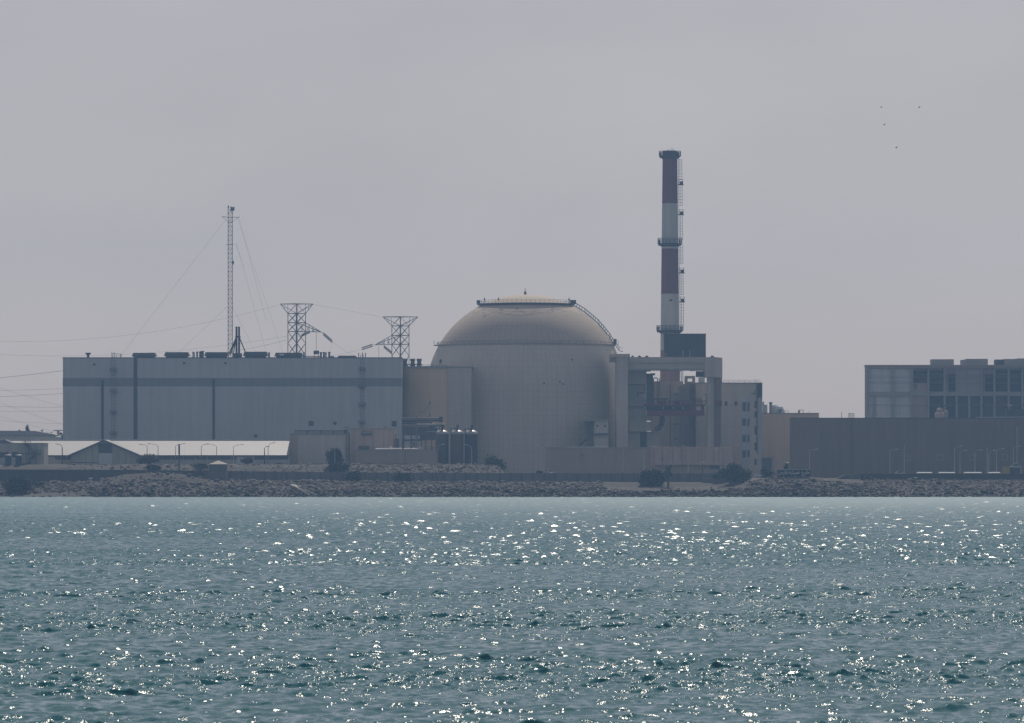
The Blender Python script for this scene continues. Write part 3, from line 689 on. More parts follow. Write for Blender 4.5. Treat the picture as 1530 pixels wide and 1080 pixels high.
# meridian stair down the right flank
b = MB(); az = R(-7); ca, sa = math.cos(az), math.sin(az); prev = None
t0 = math.asin((zu-rzc)/RR); t1 = math.asin((zl-rzc)/RR)-.02; N = 22
for i in range(N+1):
    t = t0+(t1-t0)*i/N; r_ = (RR+.35+.25*(i % 6 == 0))*math.cos(t); z_ = rzc+(RR+.35)*math.sin(t)
    c_ = [(rx+r_*ca-sa*s*.6*-1, RY+r_*sa+ca*s*.6, z_) for s in (-1,1)]
    h_ = [(p[0]+.25, p[1], p[2]+1.15) for p in c_]
    for s in range(2): b.tube(c_[s], h_[s], .06, k=4)
    b.tube(c_[0], c_[1], .1, k=4)
    if prev:
        for s in range(2): b.tube(prev[0][s], c_[s], .11, k=4); b.tube(prev[1][s], h_[s], .07, k=4)
    prev = (c_, h_)
part('dome_stair', b, 'lattice_steel', reactor)
b = MB(); xa, ya = rx+rol*ca, RY+rol*sa
b.path([(xa,ya,zl),(xa+1.7,ya,zl-2.2),(xa+3.0,ya,zl-2.6)], .12, 5); b.path([(xa,ya,zl+1.2),(xa+1.7,ya,zl-.9),(xa+3.0,ya,zl-1.4)], .07, 4)
for q in (0,.5,1): b.tube((xa+1.7*q,ya,zl-2.2*q), (xa+1.7*q,ya,zl-2.2*q+1.2), .06, k=4)
b.box(xa-.4, xa+.7, ya-.8, ya+.8, zl, zl+2.1)
b.tube((xa+1.3,ya,zl-2.2), (xa+1.3,ya,zl+1.6), .06, k=4)
part('stair_landing', b, 'lattice_steel', reactor)
for px, py in ((680,507), (682,507), (762,507.2), (766,507.2), (857,507), (860,507)):     # small floodlights over the ring
    dx = (px-RPX)*kR; z_ = Z(py,RY); rr = math.sqrt(RR**2-(z_-rzc)**2)+.15; dy = -math.sqrt(max(rr**2-dx**2, 0))
    part('floodlight', MB().box(rx+dx-.18, rx+dx+.18, RY+dy-.35, RY+dy+.1, z_-.2, z_+.2), 'lamp_head', reactor)
for px, py, s_ in ((812,575,.5), (835,573,.45), (840,576,.45), (853,540,.4), (660,541.5,1.2)):
    dx = (px-RPX)*kR; z_ = Z(py,RY); dy = -math.sqrt(RR**2-dx**2) if z_ < rzc else -math.sqrt(max(RR**2-(z_-rzc)**2-dx**2, 1))
    part('wall_box', MB().box(rx+dx-s_*.5, rx+dx+s_*.5, RY+dy-.4, RY+dy+.9, z_-s_*.6, z_+s_*.6), 'dark_steel', reactor)
# stair enclosure on the lower right of the wall
b = MB(); Ys = 1688.0
pbox('stair_enclosure', 888, 909, 629, 672, Ys, 22, 'grey_concrete', reactor); pbox('stair_roof', 873, 909.5, 626.6, 629, Ys-.6, 23, 'frame_concrete', reactor)
pbox('stair_landing', 884, 909, 647.2, 649.2, Ys-1.6, 1.6, 'dark_steel', reactor)
b = MB()
for d in (0, 1.2): b.extr([(X(884,Ys),Z(648,Ys)),(X(866,Ys),Z(664,Ys)),(X(866,Ys),Z(667,Ys)),(X(884,Ys),Z(651,Ys))], Ys+1.0+d, Ys+1.15+d)
for i in range(9): b.box(X(866+2*i,Ys), X(868+2*i,Ys), Ys+1.0, Ys+2.2, Z(665.6-1.78*i,Ys), Z(665.2-1.78*i,Ys))
for px, t, q in ((875,629,659), (880,629,655), (867,655,665)): b.pb(px, px+.8, t, q, Ys+1, .2)
part('stair', b, 'dark_steel', reactor)
for px in (892.5, 904): part('porthole', MB().tube(P(px,636,Ys+.05), P(px,636,Ys-.15), .42, k=10), 'opening_dark', reactor)

# ================================================================ curved annex left of the dome
Ya = 1706.0; ax, ar = X(652,Ya), 54.5*K(Ya)
annex = thing('curved_annex', 'curved beige annex with three roof stacks between the grey hall and the dome', 'building', (ax, Ya, GZ))
zt = Z(549.5,Ya)
part('wall', MB().lathe([(ar,GZ),(ar,zt)], (ax,Ya,0), 64), 'annex_concrete', annex, True)
roof_a = part('roof', MB().lathe([(ar+.35,zt-.35),(ar+.35,zt+.35),(.01,zt+.4)], (ax,Ya,0), 64), 'frame_concrete', annex)
pbox('wall_panel', 669, 704, 548.8, 690, Ya-ar*.93-.6, 6, 'grey_concrete', annex)
part('roof_edge', MB().pb(668.5, 704.5, 547.6, 549, Ya-ar*.93-.8, 6.4), 'frame_concrete', annex)
for px in (605.2, 616.6, 626.3):
    Yv = Ya-2; q = X(px,Yv); z0 = zt; z1 = Z(535.5,Yv)
    v = part('vent_stack', MB().lathe([(.95,z0),(.85,z0+.9),(.75,z1-1.6),(.7,z1-.9)], (q,Yv,0), 14), 'roof_unit', annex)
    part('cowl', MB().lathe([(.8,z1-.95),(.95,z1-.7),(.95,z1-.1),(.0,z1)], (q,Yv,0), 14), 'roof_unit', v)
    part('collar', MB().lathe([(1.25,z0+1.0),(1.25,z0+1.35),(.8,z0+1.36)], (q,Yv,0), 14), 'roof_unit', v)
part('roof_railing', railing(MB(), [(X(632,Ya-9),Ya-9,zt),(X(668,Ya-12),Ya-12,zt)], .9, .05, 1.6), 'lattice_steel', annex)
for px, py in ((642.5,601.5), (642.5,620)): pbox('wall_vent', px-.6, px+.6, py-2, py+2, Ya-ar-.12, .6, 'dark_steel', annex)
part('downpipe', MB().tube(P(629,618.5,Ya-ar-.3), P(639.5,607,Ya-ar-.3), .1), 'pipe_grey', annex)

# ================================================================ pipe rack in front of the annex
Yk = 1640.0
rack = thing('pipe_rack', 'steel rack of horizontal pipes between the grey hall and the three steel silos', 'pipe rack', (X(630,Yk), Yk, 9.8))
for py, a, c, rr, dy in ((625.2,600.5,660,.28,0), (627.8,600.5,661,.42,.8), (631.5,600.5,645,.3,0), (634.6,601,664,.36,.4), (636.5,640,664,.22,1.2), (645.8,636,655,.25,.6)):
    part('pipe', MB().tube(P(a,py,Yk+dy), P(c,py,Yk+dy), rr, k=8), 'dim_panel' if py not in (634.6,) else 'pipe_grey', rack)
pbox('end_box', 656, 661.5, 622.5, 630.5, Yk-.3, 2, 'dark_steel', rack)
pbox('cable_tray', 600.6, 622, 624, 633, Yk+1.5, .5, 'dark_steel', rack)
for px in (601.5, 614.8, 622.8, 630, 636.3, 645, 652): part('post', MB().pb(px-.55, px+.55, 621 if px in (622.8,) else 632, 690, Yk+.3, .35), 'pipe_grey' if px == 622.8 else 'dark_steel', rack)
pbox('screen', 601.5, 654, 637.5, 657.5, Yk+4, .6, 'shed_dark', rack)
for a, c, d, e in ((604.3,613.6,650.4,656.2), (615.4,622,650.4,656), (624,627.5,650.6,655.6), (604.3,613,659,669.5), (615.4,622,659,669.5), (624,632,658.4,669.5)): pbox('pale_panel', a, c, d, e, Yk+3.2, .2, 'pale_panel', rack)
b = MB()
for a, c in (((616,660),(621,668)), ((621,660),(616,668))): b.tube(P(*a,Yk+2.8), P(*c,Yk+2.8), .12)
part('cross_brace', b, 'dark_steel', rack)
pbox('beam', 602, 631, 656.6, 658.6, Yk+1.4, .4, 'dark_steel', rack)
part('pipe', MB().tube(P(631,658,Yk+1), P(634,652,Yk+1), .3), 'dark_steel', rack)

# ================================================================ three steel silos
Yc = 1606.0
def silo(px, label, sm='silo_steel'):
    cx_ = X(px,Yc); r = 9.9*K(Yc); t = thing('silo', label, 'silo', (cx_, Yc, Z(694,Yc)), 'upright steel silos beside the beige block')
    z0, z1, z2 = Z(694,Yc)-.4, Z(648,Yc), Z(642.2,Yc)
    part('shell', MB().lathe([(r,z0),(r,z1)], (cx_,Yc,0), 40), sm, t, True)
    part('dome_cap', MB().lathe([(r+.05,z1-.1)] + [((r+.05)*math.cos(R(90)*i/10)+.01, z1+(z2-z1)*math.sin(R(90)*i/10)) for i in range(11)], (cx_,Yc,0), 40), 'dome_metal', t, True)
    part('nozzle', MB().lathe([(.42,z2-.15),(.42,z2+.45),(.55,z2+.46),(.55,z2+.7),(.16,z2+.75),(.14,z2+1.7),(.01,z2+1.72)], (cx_,Yc-.5,0), 10), 'dark_steel', t)
    return t
SL = [silo(660.5, 'leftmost of the three dark steel silos, partly behind a curved lamp post'), silo(682.7, 'middle one of the three dark steel silos, its shell the brownest', 'silo_brown'), silo(704, 'rightmost of the three dark steel silos, nearest the leafy bush', 'silo_dark')]
for t, px in zip(SL, (660.5, 682.7, 704)):
    b = MB(); b.path([P(px-9,650,Yc-2.5), P(px-9,638.5,Yc-2.5), P(px-4.4,638,Yc-1.5), P(px-3,644,Yc-1)], .14, 6); b.tube(P(px+1,640,Yc-1), P(px+2,634.5,Yc-1), .28, k=8); b.tube(P(px-2,641,Yc-1), P(px+1,637,Yc-1), .12)
    part('vent_pipe', b, 'dark_steel', t)
    part('lifting_lug', MB().pb(px-9.6, px-5, 637.2, 638.4, Yc-2.6, .3), 'lamp_head', t)
    lb = MB(); ladder(lb, X(px+7.5,Yc), Yc-1.9, Z(693,Yc), Z(649,Yc), .5, .045, .9, False); part('ladder', lb, 'dark_steel', t)

# ================================================================ low blocks in front of the hall
Yb = 1606.0
bl = thing('brown_block', 'plain brown block with a slatted skylight strip along its roof', 'building', (X(477,Yb), Yb, 9.8))
pbox('wall', 433, 521.5, 648.6, 700, Yb, 16, 'pink_panel', bl)
pbox('wall_panel', 445, 520, 650, 692, Yb-.06, .06, 'grey_concrete', bl)
r_ = pbox('roof', 432.6, 521.8, 647.2, 648.6, Yb-.2, 16.4, 'frame_concrete', bl)
pbox('skylight_box', 440, 518.5, 642.6, 648, Yb+.8, 3, 'roof_unit', r_)
for i in range(4): pbox('skylight', 440.6+19.6*i, 457.6+19.6*i - (3 if i == 3 else 0), 644, 647.2, Yb+.5, .25, 'frame_concrete', r_)
b = MB(); Yq = Yb-.7
for px in (517.2, 520.2): b.tube(P(px,692,Yq), P(px,637,Yq), .1, k=5)
for py in range(638, 692, 4): b.tube(P(517.2,py,Yq), P(520.2,py,Yq), .07, k=4)
for py in (638, 642): b.tube(P(513.5,py,Yq), P(521,py,Yq), .07, k=4)
part('ladder', b, 'dark_steel', bl)
b2 = thing('pink_block', 'pinkish block with one framed high window right of the brown block', 'building', (X(560,Yb), Yb, 9.8))
pbox('wall', 522.4, 589, 641, 700, Yb+.4, 15, 'pink_concrete', b2); pbox('wall', 589.05, 596, 655, 700, Yb+1, 14, 'shed_dark', b2)
pbox('roof', 522, 589.4, 639.8, 641, Yb+.2, 15.4, 'frame_concrete', b2)
window(b2, 541, 554.5, 644.3, 647.6, Yb+.36, 'roof_unit', 'frame_concrete'); pbox('window_awning', 539.6, 556, 648.2, 649.4, Yb-.5, .9, 'dark_steel', b2)
for a, c in ((536,543.5), (545.5,551.5)): pbox('louvre', a, c, 666, 672, Yb-.1, .5, 'shed_dark', b2)
pbox('roof_hatch', 573, 578, 636.4, 639.8, Yb+4, 1, 'pipe_grey', b2)
pbox('downpipe', 589.8, 591.6, 648, 668, Yb-.2, .4, 'rust_strip', b2)
b3 = thing('low_annex', 'low windowless brown annex with white pipework along its roof edge', 'building', (X(592,Yb-12), Yb-12, 9.8))
pbox('wall', 532.5, 652.4, 673, 700, Yb-12, 11, 'pink_panel', b3); pbox('roof', 532, 652.8, 672, 673, Yb-12.2, 11.3, 'frame_concrete', b3)
pbox('wall_joint', 605, 605.8, 673.4, 695, Yb-12.1, .1, 'shed_dark', b3)
for a, c in ((561,601), (603,613), (614,624)): part('roof_pipe', MB().tube(P(a,670.6,Yb-9), P(c,670.2,Yb-9), .2, k=8), 'white_paint', b3)
pbox('roof_box', 624.5, 631.5, 667.8, 672, Yb-8, 1.4, 'pink_concrete', b3)
part('roof_valve', MB().tube(P(581,671,Yb-9.5), P(584,667.5,Yb-9.5), .2).tube(P(583.4,668,Yb-9.5), P(585,667,Yb-9.5), .4), 'white_paint', b3)
for px in (634, 641, 647): part('roof_railing', railing(MB(), [(X(px,Yb-9),Yb-9,Z(672,Yb)),(X(px+5,Yb-9),Yb-9,Z(672,Yb))], 1.1, .06, .7), 'dark_steel', b3)

# ================================================================ pale-roofed sheds at the left
Ye, Yr = 1600.0, 1612.5
shed = thing('long_shed', 'long low shed with a pale sloping metal roof in front of the grey hall', 'building', (X(230,Ye), Ye, 9.8))
xa, xb = X(-70,Ye), X(432.3,Ye); ze, zr_ = Z(680,Ye), Z(657.2,Yr)
b = MB(); th = .22
b.poly([(xa,Ye-.5,ze),(xb,Ye-.5,ze),(xb,Yr,zr_),(xa,Yr,zr_)]); b.poly([(xa,Yr,zr_),(xb,Yr,zr_),(xb,2*Yr-Ye,ze),(xa,2*Yr-Ye,ze)])
b.poly([(xa,Ye-.5,ze-th),(xa,Yr,zr_-th),(xb,Yr,zr_-th),(xb,Ye-.5,ze-th)]); b.poly([(xa,Ye-.5,ze-th),(xb,Ye-.5,ze-th),(xb,Ye-.5,ze),(xa,Ye-.5,ze)])
for q in (xa, xb): b.poly([(q,Ye-.5,ze-th),(q,Ye-.5,ze),(q,Yr,zr_),(q,2*Yr-Ye,ze),(q,2*Yr-Ye,ze-th),(q,Yr,zr_-th)])
part('roof', b, 'shed_roof', shed)
part('roof_ridge', MB().extr([(xa,zr_-.02),(xb,zr_-.02),(xb,zr_+.16),(xa,zr_+.16)], Yr-.35, Yr+.35), 'pale_paint', shed)
part('roof_fascia', MB().box(xa, xb, Ye-.62, Ye-.5, ze-.42, ze+.02), 'shed_dark', shed)
part('wall', MB().box(xa, xb, Ye, 2*Yr-Ye, 8.5, ze-.24), 'shed_wall', shed)
for a, c in ((82,106), (238,353.5), (380,431.5)):
    xs = a
    while xs < c-2:
        xe = min(xs+18, c); pbox('window_strip', xs, xe-.8, 681.6, 686.6, Ye-.12, .12, 'shed_dark', shed); xs += 18
pbox('doorway', 354.5, 364.5, 680.6, 694, Ye-.1, .1, 'door_panel', shed)
hall2 = thing('gable_shed', 'gabled shed front with a dark window over a pale door and spreading eaves', 'building', (X(157,1590), 1590, 9.6))
Yg = 1590.0; ap = (X(155.5,Yg), Z(656.8,Yg)); l = (X(100,Yg), Z(680.6,Yg)); r_ = (X(212,Yg), Z(680.6,Yg))
part('wall', MB().extr([(X(106,Yg),8.5),(X(206,Yg),8.5),(X(206,Yg),Z(679,Yg)),(ap[0],Z(658.6,Yg)),(X(106,Yg),Z(679,Yg))], Yg+.6, Yr), 'shed_wall', hall2)
for e in (l, r_):
    part('roof', MB().extr([(ap[0],ap[1]),(e[0],e[1]),(e[0],e[1]-.42),(ap[0],ap[1]-.42)] if e is l else [(ap[0],ap[1]),(ap[0],ap[1]-.42),(e[0],e[1]-.42),(e[0],e[1])], Yg-.2, Yr+1), 'shed_roof', hall2)
    part('verge_board', MB().extr([(ap[0],ap[1]+.02),(e[0],e[1]+.02),(e[0],e[1]-.62),(ap[0],ap[1]-.62)] if e is l else [(ap[0],ap[1]+.02),(ap[0],ap[1]-.62),(e[0],e[1]-.62),(e[0],e[1]+.02)], Yg-.36, Yg-.2), 'shed_dark', hall2)
window(hall2, 147.6, 167, 663.2, 676, Yg+.56, 'shed_dark', 'glass')
dr = pbox('door', 148, 167, 677.2, 695, Yg+.5, .1, 'door_panel', hall2)
for px in (127.5, 138, 177, 187, 197): pbox('wall_joint', px, px+.4, 679 - max(0, 20-abs(px-155)*.42)*.6, 694, Yg+.54, .06, 'shed_dark', hall2)
pbox('wall_band', 106, 147, 690.5, 691.5, Yg+.5, .1, 'shed_dark', hall2)
# flat-roofed block with a steel stair, cut by the left edge
Yf = 1578.0
fb = thing('flat_roofed_block', 'grey flat-roofed block with a zigzag steel stair at the left edge', 'building', (X(20,Yf), Yf, 6))
pbox('wall', -90, 65.8, 662.6, 716, Yf, 14, 'shed_wall', fb); pbox('roof', -90, 66.3, 661.6, 662.6, Yf-.2, 14.4, 'frame_concrete', fb)
for a, c, d, e in ((-30,0,676,684), (0.8,12,676,682.5), (18.5,27.2,676,682.5)): window(fb, a, c, d, e, Yf-.04)
part('gable_roof', MB().extr([(X(-16,Yf+2),Z(661.6,Yf)),(X(18,Yf+2),Z(661.6,Yf)),(X(7,Yf+2),Z(656.6,Yf))], Yf+2, Yf+12), 'shed_dark', fb)
Yq = Yf-1.6; b = MB()
def flight(b, p0, p1, Y, wdt=1.1):
    for d in (0, wdt):
        a, c = Vector(P(*p0,Y+d)), Vector(P(*p1,Y+d)); b.tube(a, c, .16, k=5); b.tube(a+Vector((0,0,1)), c+Vector((0,0,1)), .07, k=4)
        for i in range(6): q = a.lerp(c, i/5); b.tube(q, q+Vector((0,0,1)), .06, k=4)
    for i in range(10):
        q = Vector(P(*p0,Y)).lerp(Vector(P(*p1,Y)), i/9); b.box(q.x-.15, q.x+.15, Y, Y+wdt, q.z-.04, q.z+.04)
flight(b, (37,663.5), (51,677.4), Yq); flight(b, (52.5,678.6), (42,691.8), Yq); flight(b, (42,692.3), (53,701), Yq)
b.pb(47, 60.5, 677, 678, Yq, 1.5); b.pb(34, 44.5, 692, 693, Yq, 1.5); b.pb(34, 45, 662.4, 663.2, Yq, 2)
for px, t in ((53.6,665), (43,664), (39,665)): b.pb(px-.35, px+.35, t, 706, Yq+.1, .2)
railing(b, [(X(33.5,Yq),Yq,Z(662,Yq)),(X(46,Yq),Yq,Z(662,Yq))], 1.1, .06, .9); railing(b, [(X(51,Yq),Yq,Z(677,Yq)),(X(60.5,Yq),Yq,Z(677,Yq))], 1.1, .06, .9)
part('stair', b, 'dark_steel', fb)
part('pipe', MB().path([P(28,677.5,Yq+1), P(52,677.5,Yq+1)], .12), 'dark_steel', fb)
for px, lab in ((12.2,'blue tank at the far left against the grey block'), (27.9,'blue tank nearer the zigzag steel stair')):
    Yw = 1571.0; c = X(px,Yw); r = 4.7*K(Yw); z0, z1 = 6.0, Z(680.6,Yw); t = thing('water_tank', lab, 'tank', (c, Yw, z0), 'blue tanks before the grey block')
    part('shell', MB().lathe([(r,z0),(r,z1)], (c,Yw,0), 28), 'blue_tank', t, True)
    part('lid', MB().lathe([(r+.12,z1-.1),(r+.12,z1+.12),(r*.7,z1+.36),(.01,z1+.45)], (c,Yw,0), 28), 'pipe_grey', t)
    part('hoop', MB().lathe([(r+.02,z0+2.2),(r+.07,z0+2.25),(r+.07,z0+2.45),(r+.02,z0+2.5)], (c,Yw,0), 28), 'dark_steel', t)

# ================================================================ far left background
Yl = 1980.0
fl = thing('distant_shed', 'long hazy low building with a shallow roof beyond the left shed', 'building', (X(20,Yl), Yl, 5))
pbox('wall', -80, 82, 650, 690, Yl, 30, 'grey_concrete', fl)
part('roof', MB().extr([(X(-80,Yl),Z(650,Yl)),(X(84,Yl),Z(650,Yl)),(X(80,Yl),Z(648.6,Yl)),(X(52,Yl),Z(643.6,Yl)),(X(-80,Yl),Z(643.2,Yl))], Yl-1, Yl+31), 'frame_concrete', fl)
fm = thing('domed_hut', 'small pale low dome beside the left corner of the grey hall', 'hut', (X(88,1850), 1850, 5))
c = X(87.5,1850); part('roof', MB().lathe([(4.4*K(1850)*math.cos(R(90)*i/8)+.01, Z(654,1850)+.65*math.sin(R(90)*i/8)) for i in range(9)], (c,1850,0), 24), 'pale_paint', fm, True); part('wall', MB().lathe([(1.1,5),(1.1,Z(654,1850))], (c,1850,0), 20), 'grey_concrete', fm)
part('wall', MB().pb(54, 84, 653, 690, 1900, 10), 'grey_concrete', fl)
wt = thing('water_tower', 'small flat-topped water tower beside trees left of the grey hall', 'tower', (X(87,1900), 1900, 5))
part('tank', MB().lathe([(.8,Z(643.8,1900)),(1.9,Z(643.6,1900)),(1.9,Z(642.2,1900)),(.01,Z(641.8,1900))], (X(87,1900),1900,0), 16), 'grey_concrete', wt)
part('stem', MB().lathe([(.6,5),(.5,Z(643.6,1900))], (X(87,1900),1900,0), 10), 'grey_concrete', wt)
for a, c, t, lab, sd in ((27.5,31,638.5,'dark narrow tree standing alone above the hazy low roof',1), (37,45.5,637.5,'dark broad tree above the middle of the hazy low roof',2), (57,66,642,'low dark tree above the sloping end of the hazy roof',3), (66,74,641.8,'rounded dark tree right of the hazy roof slope',4), (73,79,644.5,'smallest dark tree at the foot of the hazy roof slope',5), (88,95,645.5,'dark tree touching the left corner of the grey hall',6)):
    bush('tree', a, c, t, 662, 2010, 'leaf_dark', lab, 'tree', 420, .55, .8, True, 40+sd, 6, 'trees above the distant shed roof')
# ================================================================ striped chimney
Yz = 1790.0; sx_ = X(1001,Yz); kz = K(Yz)
ch = thing('chimney', 'tall red and white banded chimney with ring platforms and a side ladder', 'chimney', (sx_, Yz, GZ))
def cr(py): return (11.0 + (py-236)*(14.6-11.0)/(560-236))*kz
lv = [(705,2),(545,2),(545,3),(523,3),(523,1),(439,1),(439,0),(371.5,0),(371.5,1),(304,1),(304,0),(236.5,0)]
pr = []; ms = []
for py, m_ in [(720,2),(523,2),(439,1),(371.5,0),(304,1),(236.3,0)]:
    pr.append((cr(py), Z(py,Yz)))
ms = [2,1,0,1,0]
part_o = MB().lathe(pr, (sx_,Yz,0), 40, mats=ms).build('shaft', [M['stack_red'], M['stack_white'], M['stack_pink']], ch, True)
rt = cr(236)
part('rim', MB().lathe([(rt+.05,Z(236.5,Yz)),(rt+.15,Z(226,Yz)),(rt-.5,Z(226,Yz)),(rt-.5,Z(240,Yz))], (sx_,Yz,0), 40), 'dark_steel', ch)
def platform(py, half, h):
    z = Z(py,Yz); r0 = cr(py); r1 = half*kz
    f = part('platform', MB().lathe([(r0-.1,z-.35),(r1,z-.2),(r1,z),(r0-.1,z)], (sx_,Yz,0), 32), 'dark_steel', ch); b = MB(); n = 20
    pts = [(sx_+(r1-.1)*math.cos(6.2832*i/n), Yz+(r1-.1)*math.sin(6.2832*i/n), z) for i in range(n+1)]
    part('railing', railing(b, pts, h*kz, .07, 1.5, 2), 'dark_steel', f)
    for px in (1001-half+2.5, 1001+half-4):                       # aircraft warning lamps hang at the ends
        x = X(px,Yz); part('warning_lamp', MB().box(x-.35, x+.35, Yz-.6, Yz+.6, z-.9, z+1.2), 'dark_steel', f)
    part('bracket', MB().lathe([(r0,z-1.4),(r1-.2,z-.3),(r0,z-.3)], (sx_,Yz,0), 12), 'dark_steel', f)
platform(232.5, 16.6, 6.5); platform(363.5, 18.6, 7.5); platform(493.0, 20.4, 6.5)
b = MB(); za, zb_ = Z(555,Yz), Z(234,Yz)
xl = lambda py: sx_ + cr(py) + .35
for d in (-.3,.3): b.tube((xl(555)+.0,Yz+d,za), (xl(234),Yz+d,zb_), .07, k=4)
z = za
while z < zb_: 
    q = HY - (z-EYE)*F/Yz; b.tube((xl(q),Yz-.3,z), (xl(q),Yz+.3,z), .05, k=4); z += 1.0
part('ladder', b, 'pipe_grey', ch)
for t, e in ((276,307), (320,358), (366,394), (408,440), (451,485), (238,268)):
    b = MB(); 
    for off in (.55, 1.35):
        b.tube((xl(e)+off,Yz-.35,Z(e,Yz)), (xl(t)+off,Yz-.35,Z(t,Yz)), .08, k=4)
    n = int((e-t)/4)
    for i in range(n+1):
        q = t+(e-t)*i/n; b.tube((xl(q),Yz-.35,Z(q,Yz)), (xl(q)+1.35,Yz-.35,Z(q,Yz)), .07, k=4)
    part('ladder_cage', b, 'pipe_grey', ch)
for py in (272.3, 317, 404, 447.3):
    z = Z(py+3,Yz); x = xl(py); b = MB().box(x-.2, x+1.9, Yz-.9, Yz+.9, z-.35, z)
    railing(b, [(x+.1,Yz-.9,z),(x+1.65,Yz-.9,z),(x+1.65,Yz+.9,z)], 1.7, .08, .8); b.box(x+.4, x+1.7, Yz-.6, Yz+.6, z, z+1.1)
    part('rest_platform', b, 'dark_steel', ch)
for px, t in ((996.5,223.5), (999.5,222.8), (1004,220.5), (1007,223), (992,224)): part('lightning_rod', MB().tube((X(px,Yz),Yz,Z(232,Yz)), (X(px,Yz),Yz,Z(t,Yz)), .12, k=5), 'dark_steel', ch)
part('wall_fitting', MB().tube(P(1000.5,449,Yz-cr(449)/kz*kz), P(1004.5,448,Yz-cr(449)), .35), 'dark_steel', ch)
b = MB()
for px in (1015.5, 1018, 1020.3): b.tube(P(px,552,Yz+2), P(px,600,Yz+2), .16, k=5)
part('service_pipe', b, 'pale_panel', ch)

# ================================================================ gantry with pillar, beam and column
Yn = 1694.0
ga = thing('transport_gantry', 'tall concrete gantry with a heavy beam reaching from the dome to a right-hand column', 'gantry', (X(1000,Yn), Yn, 5))
pbox('pillar', 921, 938.2, 533.5, 710, Yn-1, 20, 'grey_concrete', ga)
pbox('pillar_cap', 912, 941.2, 528.6, 533.5, Yn-1.3, 21, 'beige_concrete', ga); pbox('pillar_cap', 911, 921, 533.6, 540, Yn+2, 12, 'grey_concrete', ga)
pbox('beam', 938.3, 1053, 533.4, 541.5, Yn+.6, 9, 'grey_concrete', ga)
part('beam_web', MB().pb(938.3, 1053, 541.5, 551.5, Yn+1.3, 7.6), 'grey_concrete', ga)
pbox('beam_flange', 938.3, 1053, 550.8, 553, Yn+.5, 9.2, 'frame_concrete', ga)
hd = MB(); xa, xm, xb = X(1053,Yn), X(1068,Yn), X(1081,Yn); z0, z1 = Z(563.5,Yn), Z(533.5,Yn)
hd.hexa(((xa,Yn,z0),(xm,Yn-.6,z0),(xb,Yn+9,z0),(xa,Yn+11,z0)), ((xa,Yn,z1),(xm,Yn-.6,z1),(xb,Yn+9,z1),(xa,Yn+11,z1)))
part('gantry_head', hd, 'grey_concrete', ga)
pbox('column', 1057, 1079, 563.5, 716, Yn+1.6, 6, 'grey_concrete', ga)
pbox('crane_rail', 1067.5, 1076, 564, 704, Yn+1.4, .2, 'rust_strip', ga)
for px in (1066.6, 1076.6): pbox('rail_guide', px, px+.7, 564, 704, Yn+1.2, .4, 'pipe_grey', ga)
pbox('winch_carriage', 1069, 1078.5, 598.5, 606, Yn+.2, 1.2, 'rust_paint', ga)
for px, w_ in ((955,4), (966,4), (945,3), (1064,4)): 
    q = P(px,533.2,Yn+4); part('beam_fitting', MB().hexa(((q[0]-w_*.15,q[1],q[2]),(q[0]+w_*.2,q[1],q[2]),(q[0]+w_*.2,q[1]+2,q[2]),(q[0]-w_*.15,q[1]+2,q[2])), ((q[0]-.2,q[1],q[2]+.5),(q[0]+.35,q[1],q[2]+.5),(q[0]+.35,q[1]+2,q[2]+.5),(q[0]-.2,q[1]+2,q[2]+.5))), 'dark_steel', ga)
b = MB().pb(1040, 1051.5, 554.5, 563, Yn+3, 3); 
for px in (1041, 1050): b.pb(px, px+.8, 552, 555, Yn+4, .3)
cab = part('crane_cab', b, 'dark_steel', ga); pbox('pane', 1041, 1050.5, 553.0, 554.0, Yn+2.9, .08, 'white_paint', cab)
for px in (1033, 1037): part('hoist', MB().tube(P(px,552,Yn+4), P(px,554.5,Yn+4), .3), 'dark_steel', ga)
# red-brown hatch bridge
br = part('hatch_bridge', MB().pb(967, 1052.5, 613, 621, Yn-2.0, 7), 'rust_paint', ga)
pbox('deck', 963, 1053.5, 603.6, 606.5, Yn-2.4, 8, 'rust_paint', br)
part('bridge_web', MB().pb(966, 1030, 606.5, 613, Yn-1.2, 5), 'opening_dark', br)
part('bridge_web', MB().pb(1030, 1037, 606.5, 613, Yn-1.6, 5).pb(1048, 1052, 606.5, 613, Yn-1.6, 5), 'rust_paint', br)
b = MB(); railing(b, [(X(980,Yn),Yn-2.3,Z(603.6,Yn)),(X(1055,Yn),Yn-2.3,Z(603.6,Yn))], 1.3, .07, 1.4, 2)
railing(b, [(X(1038,Yn),Yn-2.2,Z(603.6,Yn)),(X(1048,Yn),Yn-2.2,Z(603.6,Yn))], 2.0, .09, .8, 3)
part('railing', b, 'rust_paint', br)
for a, c, d, e, dy, th in ((977,998,595,597.2,0,.5), (983,996,598.5,604,.5,1.2), (1006.5,1016,598.5,604,0,1.5)): part('deck_machinery', MB().pb(a, c, d, e, Yn+dy, th), 'dark_steel', br)
for px in (964, 969.5, 974.5, 978, 990, 1000, 1017.5): part('deck_post', MB().tube(P(px,604,Yn-1), P(px,595.5,Yn-1), .14, k=5), 'dark_steel', br)
part('deck_machinery', MB().pb(1020, 1033, 598, 604, Yn+2, 3), 'rust_strip', br); part('machinery_cover', MB().pb(1022, 1028, 596.8, 598, Yn+2, 3), 'rust_strip', br)
for px in (990.5, 1006, 1020): part('deck_lamp', MB().box(X(px,Yn)-.22, X(px,Yn)+.22, Yn-2.6, Yn-2.2, Z(610.4,Yn), Z(608.6,Yn)), 'lamp_head', br)
part('frame', MB().path([P(1055,604,Yn-2), P(1055,589,Yn-2), P(1053,588.6,Yn-2)], .13), 'dark_steel', br)
